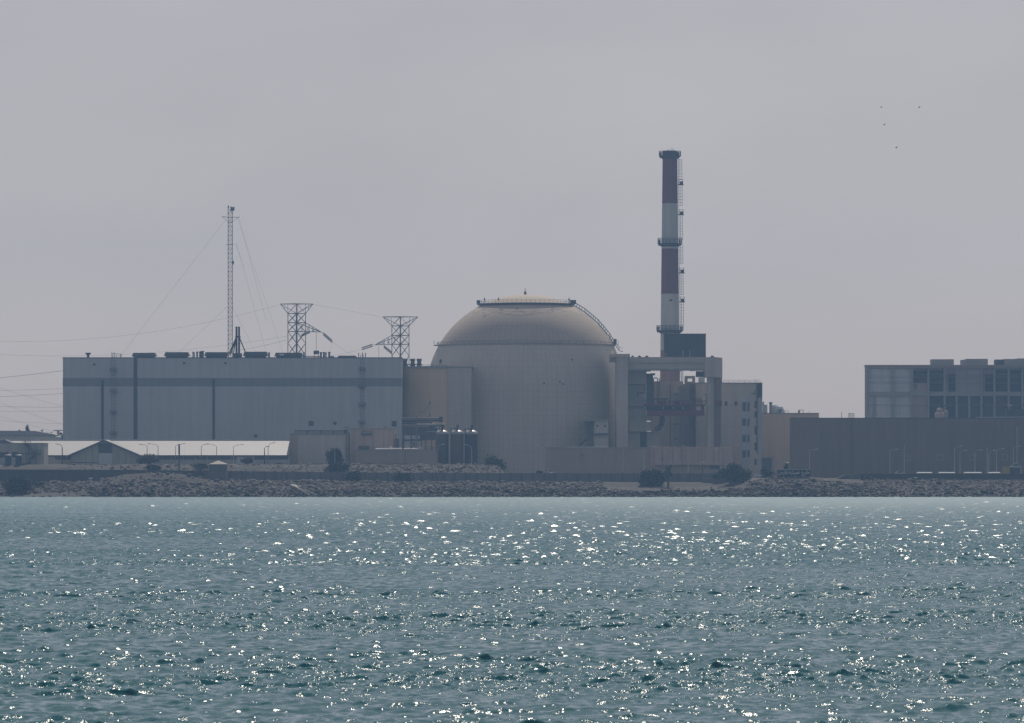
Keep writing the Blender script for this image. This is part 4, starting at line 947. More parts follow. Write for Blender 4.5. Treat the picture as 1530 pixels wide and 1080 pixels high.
# airlock tower between pillar and bridge
al = thing('airlock_tower', 'stepped concrete airlock block between the dome pillar and the red-brown bridge', 'building', (X(952,1703), 1703, 5))
Yv = 1703.0
pbox('wall', 938.4, 966, 552.6, 720, Yv, 14, 'grey_concrete', al); pbox('stair_core', 966, 975.8, 558, 604, Yv+1, 10, 'dim_panel', al)
pbox('roof', 963, 972.5, 551, 554.5, Yv-.2, 6, 'dark_steel', al); pbox('roof', 972, 979, 557.5, 560, Yv+.6, 8, 'dark_steel', al)
pbox('balcony', 977, 982, 563.8, 565.2, Yv+1, 2, 'dark_steel', al)
b = MB().pb(939, 963.4, 574, 575.2, Yv-.5, .5).pb(962.4, 963.6, 575.2, 587.4, Yv-.5, .5).pb(952.4, 963.6, 586.2, 587.6, Yv-.5, .5).pb(952.2, 953.8, 587.6, 592.5, Yv-.5, .5)
part('drain_pipe', b, 'dark_steel', al)
pbox('hatch_housing', 938.6, 962, 575.4, 610, Yv-.4, .4, 'frame_concrete', al)
pbox('ledge', 939, 963, 604, 606, Yv-1.2, 1.2, 'grey_concrete', al)
part('support', MB().pb(963, 975.5, 621, 628.5, Yv-1.5, 1.5), 'grey_concrete', al)
pbox('opening', 956.5, 966, 645, 710, Yv-.3, .3, 'opening_dark', al)
pbox('wall', 966.1, 986, 645, 712, Yv+2, 10, 'grey_concrete', al)
pts = [P(989.5,619,Yv-4), P(989.5,630,Yv-4), P(987,637,Yv-4), P(980,642.5,Yv-4), P(966,643.5,Yv-4), P(941,643.8,Yv-4)]
b = MB()
for a, c in zip(pts[:3], pts[1:4]): b.tube(a, c, .95, k=12)
part('duct', b, 'dim_panel', al)
part('duct', MB().extr([(X(940,Yv),Z(630,Yv)),(X(940,Yv),Z(644.5,Yv)),(X(970,Yv),Z(644.5,Yv)),(X(975.5,Yv),Z(640,Yv)),(X(975.5,Yv),Z(630,Yv))], Yv-2.6, Yv-.05), 'grey_concrete', al)
for px in (982.5, 976.4, 985): part('pipe', MB().tube(P(px,565,Yv+2), P(px,604,Yv+2), .16, k=6), 'rust_strip', al)
# dark machinery house standing on the gantry beam
mh = thing('machinery_house', 'dark blue-grey windowless box standing on the gantry beam before the chimney', 'machinery house', (X(1024,Yn+2), Yn+2, Z(533.4,Yn)))
zq = Z(533.4,Yn+.6)
part('wall', MB().box(X(992.4,Yn+1), X(1054.6,Yn+1), Yn+1, Yn+9, zq, Z(499.4,Yn+1)), 'container_blue', mh)
part('roof', MB().box(X(992,Yn+1), X(1055,Yn+1), Yn+.8, Yn+9.2, Z(499.4,Yn+1), Z(498.3,Yn+1)), 'dark_steel', mh)
part('door', MB().box(X(992.6,Yn), X(996.6,Yn), Yn+.8, Yn+1, zq, Z(527,Yn)), 'stack_pink', mh)
for px in (1020.6, 1030.8): part('rod', MB().tube(P(px,552,Yn-.2), P(px,523.5,Yn-.2), .1, k=5), 'pale_paint', ga)

# ================================================================ auxiliary building behind the gantry
Yx = 1712.0
au = thing('auxiliary_building', 'tall grey-beige building with small windows and a roof railing right of the gantry column', 'building', (X(1065,Yx), Yx, 5))
pbox('wall', 1040, 1132, 572.4, 720, Yx, 34, 'grey_concrete', au)
pbox('wall', 974, 1021, 569.6, 720, Yx+4, 20, 'beige_concrete', au); pbox('wall', 1021, 1040, 573.5, 720, Yx+7, 14, 'pink_panel', au)
pbox('roof', 1039.6, 1139.4, 571.4, 572.4, Yx-.25, 34.4, 'frame_concrete', au)
pbox('side_wall', 1132.1, 1139, 572.4, 677, Yx+1.6, 30, 'hall_cladding', au); pbox('wall_corner', 1130.2, 1132, 573, 677, Yx-.2, .3, 'dark_steel', au)
pbox('side_panel', 1132.2, 1138.8, 573, 594, Yx+1.5, .12, 'container_blue', au)
pbox('wall', 1132.1, 1137, 677, 720, Yx+1.0, 20, 'grey_concrete', au)
for a, c in ((1030,1037.5),): pbox('pilaster', a, c, 573.5, 705, Yx+6.6, .5, 'rust_strip', au)
part('roof_arch', MB().pb(1023, 1027.4, 561.5, 574, Yx+8, 2).pb(1034.6, 1038.6, 561.5, 574, Yx+8, 2).pb(1027.4, 1034.6, 561.5, 565.4, Yx+8, 2).pb(1027.4, 1034.6, 570, 574, Yx+8, 2), 'pink_panel', au)
for px, t in ((1029,571), (1045,570.4), (1042,571)): part('roof_vent', MB().lathe([(.7,Z(574,Yx)),(.7,Z(t,Yx)),(0.01,Z(t,Yx)+.2)], (X(px,Yx+9),Yx+9,0), 10), 'dark_steel', au)
part('roof_railing', railing(MB(), [(X(1081,Yx),Yx+.4,Z(571.4,Yx)),(X(1136,Yx),Yx+.4,Z(571.4,Yx))], .9, .05, 1.8), 'pipe_grey', au)
part('antenna', MB().tube(P(1129.5,571,Yx+1), P(1129.5,566,Yx+1), .06, k=4), 'pipe_grey', au)
part('roof_box', MB().pb(1044, 1053, 563.5, 571.6, Yx+5, 3), 'pale_panel', au)
# recessed stair bay
pbox('stair_bay', 1107, 1121, 589, 716, Yx-.12, .12, 'hall_cladding', au)
for py in (601, 625.5, 650, 673):
    h = 13 if py == 601 else 10; window(au, 1109.6, 1114.2, py, py+h, Yx-.14, 'hall_band', 'dim_panel'); window(au, 1117, 1119.6, py, py+h, Yx-.14, 'hall_band', 'dim_panel')
for a, e in ((600,609), (615,623), (637,648), (662,672), (686,694)): window(au, 1128, 1130, a, e, Yx-.05)
for a in (1083, 1097.6): window(au, a, a+3.6, 600, 605.4, Yx-.02, 'frame_concrete', 'opening_dark')
part('wall_lamp', MB().path([P(1122,587.5,Yx-.5), P(1130,588,Yx-.5)], .12).tube(P(1127.5,583,Yx-.5), P(1127.5,588,Yx-.5), .1), 'dark_steel', au)
b = MB(); ladder(b, X(1010.5,Yx+3), Yx+3, Z(700,Yx), Z(585,Yx), .9, .08, 1.5); part('access_ladder', b, 'pipe_grey', au)
for py in (588, 612, 633, 655): pbox('landing', 1006, 1013, py, py+1.2, Yx+1.6, 1.6, 'dark_steel', au)
for px in (1001, 1017.5): part('cable_duct', MB().pb(px, px+1, 575, 700, Yx+3.6, .4), 'rust_strip', au)
pbox('dark_bay', 1013, 1021, 577, 705, Yx+3.8, .2, 'frame_concrete', au)
# service pink block in front
Yw = 1588.0
pk = thing('pinkish_block', 'long low pinkish block with vertical streaks below the gantry and dome', 'building', (X(960,Yw), Yw, 5))
pbox('wall', 815, 972, 669.4, 722, Yw+1, 14, 'pink_panel', pk); pbox('wall', 972, 1104.6, 668.6, 722, Yw, 16, 'pink_concrete', pk)
pbox('roof', 814.6, 972, 668.2, 669.4, Yw+.8, 14.4, 'frame_concrete', pk); pbox('roof', 971.8, 1105, 667.6, 668.6, Yw-.2, 16.4, 'pink_concrete', pk)
pbox('overhang', 978.5, 1096, 669.5, 694.6, Yw-1.2, 1.2, 'pink_concrete', pk)
pbox('shadow_gap_wall', 979, 1076, 695.2, 716, Yw-.06, .06, 'pink_panel', pk)
pbox('louvre', 1060.5, 1076, 695.4, 700.5, Yw-.2, .14, 'shed_dark', pk)
for px, w_, t in ((866.4,.6,672), (870.2,.5,676), (900,.5,672), (920,.5,672), (989,.5,671), (1000,.5,671), (1004,.5,671), (1017.5,.7,671), (1024,.5,671), (1044,.7,671), (1048,.6,671), (1053,.6,671), (1067,.7,671), (1074,.7,671)):
    pbox('drip_pipe', px, px+w_, t, 690, (Yw-1.26) if px > 979 else Yw+.94, .1, 'rust_strip', pk)
for px, py in ((990,685.5), (869,680)): pbox('wall_vent', px-1, px+1, py-1, py+1, (Yw-1.3) if px > 979 else Yw+.9, .14, 'shed_dark', pk)
part('roof_pipe', MB().tube(P(846,668,Yw+3), P(908,668,Yw+3), .16), 'pale_paint', pk)
# beige building and long dark building
Ys2 = 1736.0
bb = thing('beige_block', 'plain warm beige block with vessels on its roof behind the dark building', 'building', (X(1181,Ys2), Ys2, 5))
pbox('wall', 1137.5, 1223.6, 618.2, 720, Ys2, 26, 'annex_concrete', bb); pbox('roof', 1137.2, 1224, 616.8, 618.2, Ys2-.25, 26.4, 'frame_concrete', bb)
q = X(1157,Ys2+4); zq = Z(616.8,Ys2)
part('roof_vessel', MB().lathe([(1.9,zq),(1.9,zq+2.3),(1.3,zq+2.9),(.01,zq+3.0)], (q,Ys2+4,0), 20), 'pale_panel', bb)
pbox('roof_cabin', 1142, 1146.6, 604.6, 617, Ys2+3, 3, 'pale_panel', bb); pbox('roof_cabin', 1139.6, 1141.8, 600, 617, Ys2+3, 2, 'pale_panel', bb)
for px, t, rr in ((1151.5,600.5,.5), (1166.2,610.6,.45), (1194,613,.3)): part('roof_vent', MB().lathe([(rr,zq),(rr,Z(t,Ys2)-.5),(rr*1.6,Z(t,Ys2)-.45),(rr*1.2,Z(t,Ys2)),(.01,Z(t,Ys2))], (X(px,Ys2+3),Ys2+3,0), 10), 'pipe_grey', bb)
part('roof_railing', railing(MB(), [(X(1160,Ys2),Ys2+.5,zq),(X(1178,Ys2),Ys2+.5,zq)], 1.0, .05, 1.4), 'pipe_grey', bb)
part('roof_frame', MB().path([P(1193,617,Ys2+2), P(1193,612.5,Ys2+2), P(1200,612.5,Ys2+2), P(1200,617,Ys2+2)], .1), 'pipe_grey', bb)
part('antenna', MB().tube(P(1208.8,617,Ys2+1), P(1208.8,614.3,Ys2+1), .08, k=4), 'dark_steel', bb)
part('roof_vessel', MB().lathe([(.01,zq),(2.7,zq),(1.6,zq+2.4),(.01,zq+2.6)], (X(1163,Ys2+8),Ys2+8,0), 14), 'pale_panel', bb)
gt = thing('gate_frame', 'square grey gate portal at the foot of the beige block', 'gate', (X(1147,1640), 1640, 5))
Yg2 = 1640.0
for px in (1137, 1153.2): pbox('post', px, px+4.5 if px > 1150 else px+1.4, 684, 716, Yg2, 1.2, 'frame_concrete', gt)
pbox('lintel', 1136.8, 1158, 682.4, 684, Yg2-.1, 1.4, 'frame_concrete', gt); pbox('gate_leaf', 1138.4, 1153.2, 684.2, 714, Yg2+.4, .3, 'dim_panel', gt)
Yd = 1662.0
db = thing('dark_building', 'very long plain dark building with four small square windows at the right', 'building', (X(1380,Yd), Yd, 5))
pbox('wall', 1183.2, 1680, 624.8, 720, Yd, 13, 'dark_cladding', db); pbox('roof', 1183, 1680.4, 624, 624.8, Yd-.15, 13.3, 'dark_steel', db)
pbox('wall_joint', 1272, 1272.8, 626, 712, Yd-.1, .1, 'dark_steel', db)
for px in (1355.3, 1404.2, 1453, 1501.5): 
    f = window(db, px-3.6, px+3.6, 679.6, 687.2, Yd-.04, 'frame_concrete', 'dark_cladding', .26)
for px, t, rr in ((1257.4,615,.08), (1268,617,.06)): part('antenna', MB().tube((X(px,Yd+2),Yd+2,Z(624,Yd)), (X(px,Yd+2),Yd+2,Z(t,Yd)), rr, k=4), 'dark_steel', db)
b = MB(); q = (X(1269,Yd+3), X(1276,Yd+3)); zr2 = Z(624,Yd)
for z in (0,.7,1.4): b.tube((q[0],Yd+3,zr2+z), (q[1],Yd+3,zr2+z), .07, k=4)
for i in range(4): b.tube((q[0]+(q[1]-q[0])*i/3,Yd+3,zr2), (q[0]+(q[1]-q[0])*i/3,Yd+3,zr2+1.7), .08, k=4)
part('roof_frame', b, 'dark_steel', db)
part('roof_pipe', MB().tube((X(1457,Yd+1),Yd+1,zr2+.1), (X(1600,Yd+1),Yd+1,zr2+.35), .14), 'pale_paint', db)

# ================================================================ unfinished concrete building far right
Yo = 1810.0
cb = thing('concrete_frame_building', 'big concrete-framed building with dark open bays and pale panels at the far right', 'building', (X(1500,Yo), Yo, 5))
cols = [1296, 1334.7, 1362.6, 1387.3, 1411.5, 1429.5, 1448.3, 1466.5, 1486, 1507.2, 1527.8, 1548, 1568, 1588, 1608, 1628, 1648]
pbox('wall', 1294.4, 1655, 546.4, 720, Yo+2.6, 8, 'frame_concrete', cb)
rf = pbox('roof', 1293.8, 1655, 545, 546.6, Yo-.3, 11, 'pink_panel', cb)
pbox('beam', 1294.4, 1655, 546.6, 550, Yo+.2, 2.4, 'pink_panel', cb); pbox('beam', 1294.4, 1655, 585.6, 591.2, Yo+.2, 2.4, 'frame_concrete', cb)
for i, c in enumerate(cols): pbox('column', c-(1.9 if i < 3 else 1.4), c+(1.9 if i < 3 else 1.4), 546.8, 640, Yo-.1, 2.6, 'frame_concrete', cb)
for i in range(len(cols)-1):
    a, c = cols[i]+1.4, cols[i+1]-1.4
    if i < 2:
        pbox('infill_panel', a+.5, c-.5, 550.2, 585.4, Yo+1.2, .6, 'pale_panel', cb); pbox('infill_panel', a+.5, c-.5, 591.4, 640, Yo+1.2, .6, 'pale_panel', cb)
    elif i == 2:
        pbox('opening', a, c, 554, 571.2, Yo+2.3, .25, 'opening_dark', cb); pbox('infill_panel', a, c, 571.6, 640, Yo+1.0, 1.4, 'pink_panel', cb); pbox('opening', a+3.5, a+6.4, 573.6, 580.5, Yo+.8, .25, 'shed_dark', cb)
    else:
        if i in (5, 6): pbox('infill_panel', a, c, 550.2, 585.4, Yo+.6, 1.8, 'frame_concrete', cb)
        else:
            nar = 4 if i in (4, 7) else 0
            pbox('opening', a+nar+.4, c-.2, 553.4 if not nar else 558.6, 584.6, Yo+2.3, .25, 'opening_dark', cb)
            if nar: pbox('infill_panel', a, c, 552.4, 557.8, Yo+1.4, 1.0, 'pink_panel', cb)
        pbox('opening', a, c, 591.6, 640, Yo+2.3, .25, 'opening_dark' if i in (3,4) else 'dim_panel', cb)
pbox('column', 1305, 1308.6, 591.4, 640, Yo+.6, .5, 'frame_concrete', cb)
for py, a in ((563.4,1296), (572,1296), (605.4,1296), (559.6,1364), (551.6,1364)): part('scaffold_rail', MB().tube(P(a,py,Yo-.3), P(1650,py,Yo-.3), .1 if py > 552 else .16, k=4), 'pipe_grey', cb)
for a, c, t in ((1392,1425.2,536.6), (1437.2,1443.5,537.4), (1443.5,1476,536), (1501,1519.5,536.2), (1519.5,1660,535.4)): pbox('roof_block', a, c, t, 545.1, Yo+3, 7, 'frame_concrete', rf)
pbox('roof_block', 1487.4, 1501, 537, 545.1, Yo+4, 6, 'container_blue', rf)
eq = thing('roof_machine', 'rounded pinkish machine on the dark building roof before the open bays', 'machine', (X(1405,1675), 1675, zr2+.1)); Yi = 1675.0
c = X(1404,Yi); b = MB().lathe([(1.9,zr2+.1),(1.8,zr2+1.6),(1.2,zr2+2.2)], (c,Yi,0), 14); part('body', b, 'pink_concrete', eq)
part('hood', MB().lathe([(.9,zr2+2.2),(1.15,zr2+2.9),(.9,zr2+3.5),(.01,zr2+3.7)], (X(1404,Yi),Yi,0), 14), 'pink_concrete', eq); part('body', MB().lathe([(.8,zr2+.1),(.9,zr2+2.2),(.5,zr2+2.8),(.01,zr2+2.9)], (X(1413,Yi),Yi,0), 12), 'pink_panel', eq)
part('arm', MB().path([P(1405,607.5,Yi), P(1413,606,Yi), P(1414,609,Yi)], .3), 'dark_steel', eq)
e2 = thing('roof_fan_unit', 'pale fan unit on the dark building roof near the right edge', 'machine', (X(1509,Yi), Yi, zr2+.1))
part('body', MB().pb(1504, 1512, 610.5, 622.8, Yi, 3), 'dim_panel', e2); part('lid', MB().pb(1505.5, 1512, 604.8, 605.8, Yi-.2, 2), 'white_paint', e2)
for px in (1505.6, 1511.2): part('leg', MB().pb(px, px+.8, 605.8, 610.5, Yi+.4, .4), 'dark_steel', e2)
e3 = thing('roof_cooler', 'dark cooler box on the dark building roof at the right edge', 'machine', (X(1524,Yi), Yi, zr2+.1))
part('body', MB().pb(1519, 1530, 611, 622.8, Yi, 3), 'dim_panel', e3); part('hood', MB().pb(1518, 1527, 605.5, 607.5, Yi-.3, 3.4).pb(1520, 1525, 607.5, 611, Yi+.3, 2), 'dark_steel', e3)
# ================================================================ perimeter walls
Yp1 = 1535.0
pw = thing('perimeter_wall', 'long grey panelled sea wall with regular posts along the riprap', 'wall', (X(700,Yp1), Yp1, 4))
def wtop(px): return np.interp(px, [300,500,750,980,1090], [703.2,705.6,706.8,707.2,707.6])
zt = lambda px: Z(float(wtop(px)), Yp1)
posts = [344.8 + 16.72*i for i in range(45)]
first = None; edges = [306] + posts + [1090]
for a, c in zip(edges[:-1], edges[1:]):
    part('panel', MB().extr([(X(a+.01,Yp1),3.2),(X(c-.01,Yp1),3.2),(X(c-.01,Yp1),zt(c)),(X(a+.01,Yp1),zt(a))], Yp1+.1, Yp1+.3), 'wall_concrete', pw)
    r0 = random.random()
for px in posts:
    if first is None:
        first = part('post', MB().box(X(px,Yp1)-.14, X(px,Yp1)+.14, Yp1-.12, Yp1+.4, 3.2, zt(px)+.12), 'wall_post', pw)
        first_px = px
    else:
        c = first.copy(); COL.objects.link(c); c.parent = pw
        c.location = first.location + Vector((X(px,Yp1)-X(first_px,Yp1), 0, zt(px)-zt(first_px)))
dw = thing('dark_wall', 'plain dark seawall at the left behind the mound of rocks', 'wall', (X(120,1534), 1534, 4))
part('panel', MB().extr([(X(-90,1534),3.2),(X(305.5,1534),3.2),(X(305.5,1534),Z(704,1534)),(X(200,1534),Z(702.6,1534)),(X(-90,1534),Z(701.6,1534))], 1534, 1534.35), 'wall_dark', dw)
part('coping', MB().extr([(X(-90,1534),Z(701.6,1534)),(X(200,1534),Z(702.6,1534)),(X(305.5,1534),Z(704,1534)),(X(305.5,1534),Z(703.4,1534)),(X(200,1534),Z(702,1534)),(X(-90,1534),Z(701,1534))], 1533.9, 1534.45), 'wall_post', dw)
lw = thing('low_wall', 'low plain wall section at the right end of the panelled wall', 'wall', (X(1070,1530), 1530, 4))
part('panel', MB().pb(1050, 1087.5, 715.2, 736, 1530, .3), 'wall_concrete', lw); part('coping', MB().pb(1049.6, 1088, 714.4, 715.2, 1529.95, .4), 'frame_concrete', lw)
rw = thing('dark_wall', 'dark low wall on the right between the riprap and parked vehicles', 'wall', (X(1380,1532), 1532, 4))
part('panel', MB().pb(1286, 1640, 708.4, 734, 1532, .35), 'wall_dark', rw); part('coping', MB().pb(1285.6, 1640, 707.6, 708.4, 1531.9, .5), 'wall_post', rw)
bm_ = thing('bunker', 'low curved-roofed dark hut beside the dark right wall', 'hut', (X(1275,1533), 1533, 4))
part('roof', MB().extr([(X(1253,1533),Z(713.5,1533)),(X(1262,1533),Z(709.8,1533)),(X(1280,1533),Z(709,1533)),(X(1288,1533),Z(710.4,1533)),(X(1290,1533),Z(716,1533)),(X(1253,1533),Z(716,1533))], 1533.5, 1538), 'wall_render', bm_)
part('door', MB().pb(1293, 1299.5, 712, 722, 1529, .5), 'opening_dark', bm_); part('wall', MB().pb(1291.4, 1304, 711, 726, 1529.5, 2), 'wall_render', bm_)
# guard hut with pyramid roof
Yu = 1529.0
gh = thing('guard_hut', 'small square hut with a pale pyramid roof standing at the sea wall', 'hut', (X(325,Yu), Yu, 4))
xa, xb = X(312,Yu), X(339,Yu); z0, z1 = Z(693.4,Yu), Z(687.8,Yu); xm = (xa+xb)/2; d = (xb-xa)/2
part('roof', MB().poly([(xa,Yu-.4,z0),(xb,Yu-.4,z0),(xm,Yu-.4+d,z1)]).poly([(xb,Yu-.4,z0),(xb,Yu-.4+2*d,z0),(xm,Yu-.4+d,z1)]).poly([(xb,Yu-.4+2*d,z0),(xa,Yu-.4+2*d,z0),(xm,Yu-.4+d,z1)]).poly([(xa,Yu-.4+2*d,z0),(xa,Yu-.4,z0),(xm,Yu-.4+d,z1)]).poly([(xa,Yu-.4,z0),(xa,Yu-.4+2*d,z0),(xb,Yu-.4+2*d,z0),(xb,Yu-.4,z0)]), 'hut_roof', gh)
part('wall', MB().pb(312.6, 338.4, 693.6, 726, Yu, 2*d-.8), 'hut_wall', gh); part('wall_band', MB().pb(312.5, 333, 705, 707.5, Yu-.05, .05), 'wall_concrete', gh)

# ================================================================ sign with white lettering
Yg3 = 1521.0
sg = thing('sign', 'long black sign with white Persian lettering on the rocky rise', 'sign', (X(1186,Yg3), Yg3, Z(711.6,Yg3)-.3))
pbox('board', 1161.5, 1210.6, 701.8, 711.8, Yg3, .35, 'sign_black', sg)
pbox('board_top', 1161.3, 1210.8, 701.2, 701.8, Yg3-.1, .55, 'pale_paint', sg)
txt = '\uFEB1\uFEAD\uFE8E\uFED3 \uFEEA\uFEB8\uFEF4\uFEE4\uFEEB \uFE9E\uFEF4\uFEE0\uFEA7'
cu = bpy.data.curves.new('lettering', 'FONT'); cu.body = txt; cu.size = 1.0; cu.extrude = .03; cu.offset = .022; cu.resolution_u = 3
to = bpy.data.objects.new('lettering_text', cu); COL.objects.link(to); bpy.context.view_layer.update()
me = bpy.data.meshes.new_from_object(to.evaluated_get(bpy.context.evaluated_depsgraph_get()))
bpy.data.objects.remove(to); bpy.data.curves.remove(cu)
vx = [v.co.x for v in me.vertices]; vy = [v.co.y for v in me.vertices]
if len(vx) > 50:
    x0, x1, y0, y1 = min(vx), max(vx), min(vy), max(vy); tx0, tx1, tz0, tz1 = X(1162.7,Yg3), X(1209.6,Yg3), Z(711.3,Yg3), Z(702.3,Yg3); base = sg.location
    for v in me.vertices:
        x, y, z = v.co; v.co = ((x-x0)/(x1-x0)*(tx1-tx0)+tx0-base.x, -.06 - z*1.0, (y-y0)/(y1-y0)*(tz1-tz0)+tz0-base.z)
    me.materials.clear(); me.materials.append(M['sign_white']); lo = bpy.data.objects.new('lettering', me); COL.objects.link(lo); lo.parent = sg
for px in (1165, 1186, 1207): pbox('leg', px-.5, px+.5, 711.8, 716, Yg3+.05, .25, 'black_metal', sg)
# dark ornament on top of the sign: a jar with a wide flat top
em = thing('ornament', 'dark round sculpture with a flat wide cap behind the black sign', 'sculpture', (X(1175,Yg3+2), Yg3+2, Z(712,Yg3)-.3))
c = X(1174.6,Yg3+2); k_ = K(Yg3+2)
part('body', MB().lathe([(2.4*k_,Z(713,Yg3)),(2.2*k_,Z(702,Yg3)),(4.0*k_,Z(698.6,Yg3)),(3.9*k_,Z(695.6,Yg3)),(1.4*k_,Z(694.4,Yg3)),(1.0*k_,Z(692.8,Yg3))], (c,Yg3+2,0), 18), 'leaf_dark', em)
part('cap', MB().lathe([(.02,Z(693.2,Yg3)),(4.4*k_,Z(692.8,Yg3)),(4.0*k_,Z(691.7,Yg3)),(.02,Z(690.8,Yg3))], (X(1176.4,Yg3+2),Yg3+2,0), 18), 'black_metal', em)
part('arm', MB().tube(P(1173.5,699,Yg3+2), P(1177.5,693,Yg3+2), .22), 'black_metal', em)

# ================================================================ street lamps
def lamp(px, top, base, Y, arm, rise, label, m='lamp_grey', r=.085, group=None):
    x = X(px,Y); zt, zb = Z(top,Y), Z(base,Y); zb = min(zb, zt-4); t = thing('street_lamp', label, 'street lamp', (x, Y, zb), group)
    part('pole', MB().lathe([(r*1.6,zb-.5),(r*1.0,zt)], (x,Y,0), 8), m, t)
    if arm:
        ax_ = x+arm*K(Y); az = zt+rise*K(Y); sgn = 1 if arm > 0 else -1
        part('arm', MB().path([(x,Y,zt-.05),(x+(ax_-x)*.35,Y,zt+(az-zt)*.7),(ax_,Y,az)], r*.75, 6), m, t)
        hl = .55; h = MB().hexa(((ax_-sgn*.1,Y-.16,az-.1),(ax_+sgn*hl*1.5,Y-.2,az-.06),(ax_+sgn*hl*1.5,Y+.2,az-.06),(ax_-sgn*.1,Y+.16,az-.1)), ((ax_-sgn*.1,Y-.12,az+.1),(ax_+sgn*hl*1.5,Y-.12,az+.12),(ax_+sgn*hl*1.5,Y+.12,az+.12),(ax_-sgn*.1,Y+.12,az+.1)))
        part('lamp_head', h, 'lamp_head' if m == 'lamp_grey' else m, t)
    return t
D = 'dark_steel'; Gp = 'street lamps along the sea wall road'
for px, top, base, Y, arm, rise, lab, m in (
    (93, 667.5, 694, 1583, -6, 4, 'dark street lamp arching left between the zigzag stair and the gabled shed', D),
    (219.8, 665.5, 692, 1594, -8, 1.6, 'left of two lamps arching left over the pale roof just right of the gable', 'pipe_grey'),
    (236.2, 666, 692, 1594, -12, 3, 'right of two lamps arching left over the pale roof just right of the gable', 'pipe_grey'),
    (262.4, 666, 694, 1592, 11, 3, 'faint lamp arching right beside the thick dark pole', 'pipe_grey'),
    (300.7, 667, 694, 1592, 8.5, 3.6, 'left one of a facing pair of curved lamps above the pyramid-roofed hut', 'pipe_grey'),
    (323.6, 667, 694, 1592, -12, 3.8, 'right one of a facing pair of curved lamps above the pyramid-roofed hut', 'pipe_grey'),
    (348.7, 667, 694, 1592, 12, 2.8, 'curved lamp arching right before the pale doorway of the long shed', 'lamp_grey'),
    (395.2, 670, 694, 1590, 3.5, 3, 'short-armed dark lamp near the right end of the pale roof', D),
    (400.6, 667, 694, 1593, 7, 5.4, 'long-armed lamp near the right end of the pale roof', 'pipe_grey'),
    (500.2, 666, 705, 1566, 3, 2.6, 'lamp standing in the tree before the brown block', 'lamp_grey'),
    (654.3, 668, 694, 1600, 6.5, 4, 'curved lamp arching right before the leftmost silo', 'lamp_grey'),
    (704.8, 668.5, 694, 1600, -7.5, 4, 'curved lamp arching left before the rightmost silo', 'lamp_grey'),
    (765, 668, 706, 1580, -6, 2.6, 'lamp arching left before the dome wall, nearest the silos', 'lamp_grey'),
    (782.5, 669, 706, 1576, 0, 0, 'plain pole before the dome wall left of the pinkish block', 'lamp_grey'),
    (808, 668, 706, 1580, -5, 3, 'lamp arching left at the left end of the pinkish block', 'lamp_grey'),
    (811, 668.5, 706, 1578, 6, 4, 'lamp arching right at the left end of the pinkish block', 'lamp_grey'),
    (930.8, 671, 703, 1584, -5, 4.6, 'lamp arching left against the smooth left half of the pinkish block', 'lamp_grey'),
    (962.4, 671, 703, 1584, 14, 4.6, 'lamp reaching far right along the pinkish block', 'lamp_grey'),
    (1028.3, 668.5, 706, 1572, -6, 2.4, 'lamp arching left before the streaked right half of the pinkish block', 'lamp_grey'),
    (1076, 673, 706, 1576, -5, 2, 'lamp nearest the round green bush before the pinkish block', 'lamp_grey'),
    (1209.5, 674, 707, 1585, 9, 3, 'tall lamp arching right above the black lettered sign', 'lamp_grey'),
    (1329.6, 674, 708, 1585, 8.5, 2.8, 'tall lamp left of the first square window of the dark building', 'lamp_grey'),
    (1426, 670.5, 708, 1590, 8.5, 4, 'taller of two curved lamps right of the second square window', 'lamp_grey'),
    (1434.3, 678, 708, 1612, 7, 5, 'shorter of two curved lamps right of the second square window', 'lamp_grey'),
    (1456.6, 675.5, 708, 1580, 8, 3.4, 'bright lamp overlapping the third square window', 'lamp_grey'),
    (1477.5, 677, 708, 1605, 7, 4, 'lamp between the third and fourth square windows, lower of the two', 'lamp_grey'),
    (1489, 673, 708, 1605, 8, 2.6, 'lamp just left of the fourth square window, its head higher than its neighbour', 'lamp_grey'),
    (1514, 670, 700, 1610, 7, 3.6, 'lamp by the small guard booth at the right edge', 'lamp_grey')):
    lamp(px, top, base, Y, arm, rise, lab, m, .085 if m != D else .13, Gp)
pl = thing('dark_pole', 'thick dark post with a lamp box before the pale shed roof', 'pole', (X(267.8,1560), 1560, 8))
part('post', MB().lathe([(.30,7),(.24,Z(680,1560)),(.16,Z(664,1560))], (X(267.8,1560),1560,0), 10), 'dim_panel', pl); part('lamp_box', MB().pb(266.4, 268.8, 663.6, 678, 1559.6, .5), 'black_metal', pl)
for px, t, b_, lab in ((1351, 667, 708, 'straight slim pole touching the first square window of the dark building'), (1475, 670, 708, 'straight slim pole right of the third square window'), (1519.6, 640, 698, 'tallest slim pole above the guard booth at the right')):
    tp = thing('pole', lab, 'pole', (X(px,1600), 1600, 5)); part('shaft', MB().lathe([(.14,5),(.09,Z(t,1600))], (X(px,1600),1600,0), 8), 'lamp_grey', tp); part('cap', MB().lathe([(.16,Z(t,1600)),(.16,Z(t,1600)+.25),(.01,Z(t,1600)+.3)], (X(px,1600),1600,0), 8), 'lamp_grey', tp)
up = thing('utility_pole', 'dark utility pole with cross bars before the pinkish block', 'pole', (X(1050,1560), 1560, 5))
part('shaft', MB().lathe([(.2,4.5),(.14,Z(690,1560))], (X(1050,1560),1560,0), 8), 'wall_post', up)
for py in (697, 700): part('crossbar', MB().pb(1043, 1057, py, py+.8, 1559.8, .2), 'wall_post', up)
part('lamp', MB().pb(1049, 1053, 690, 691.4, 1559.6, .6), 'lamp_head', up)

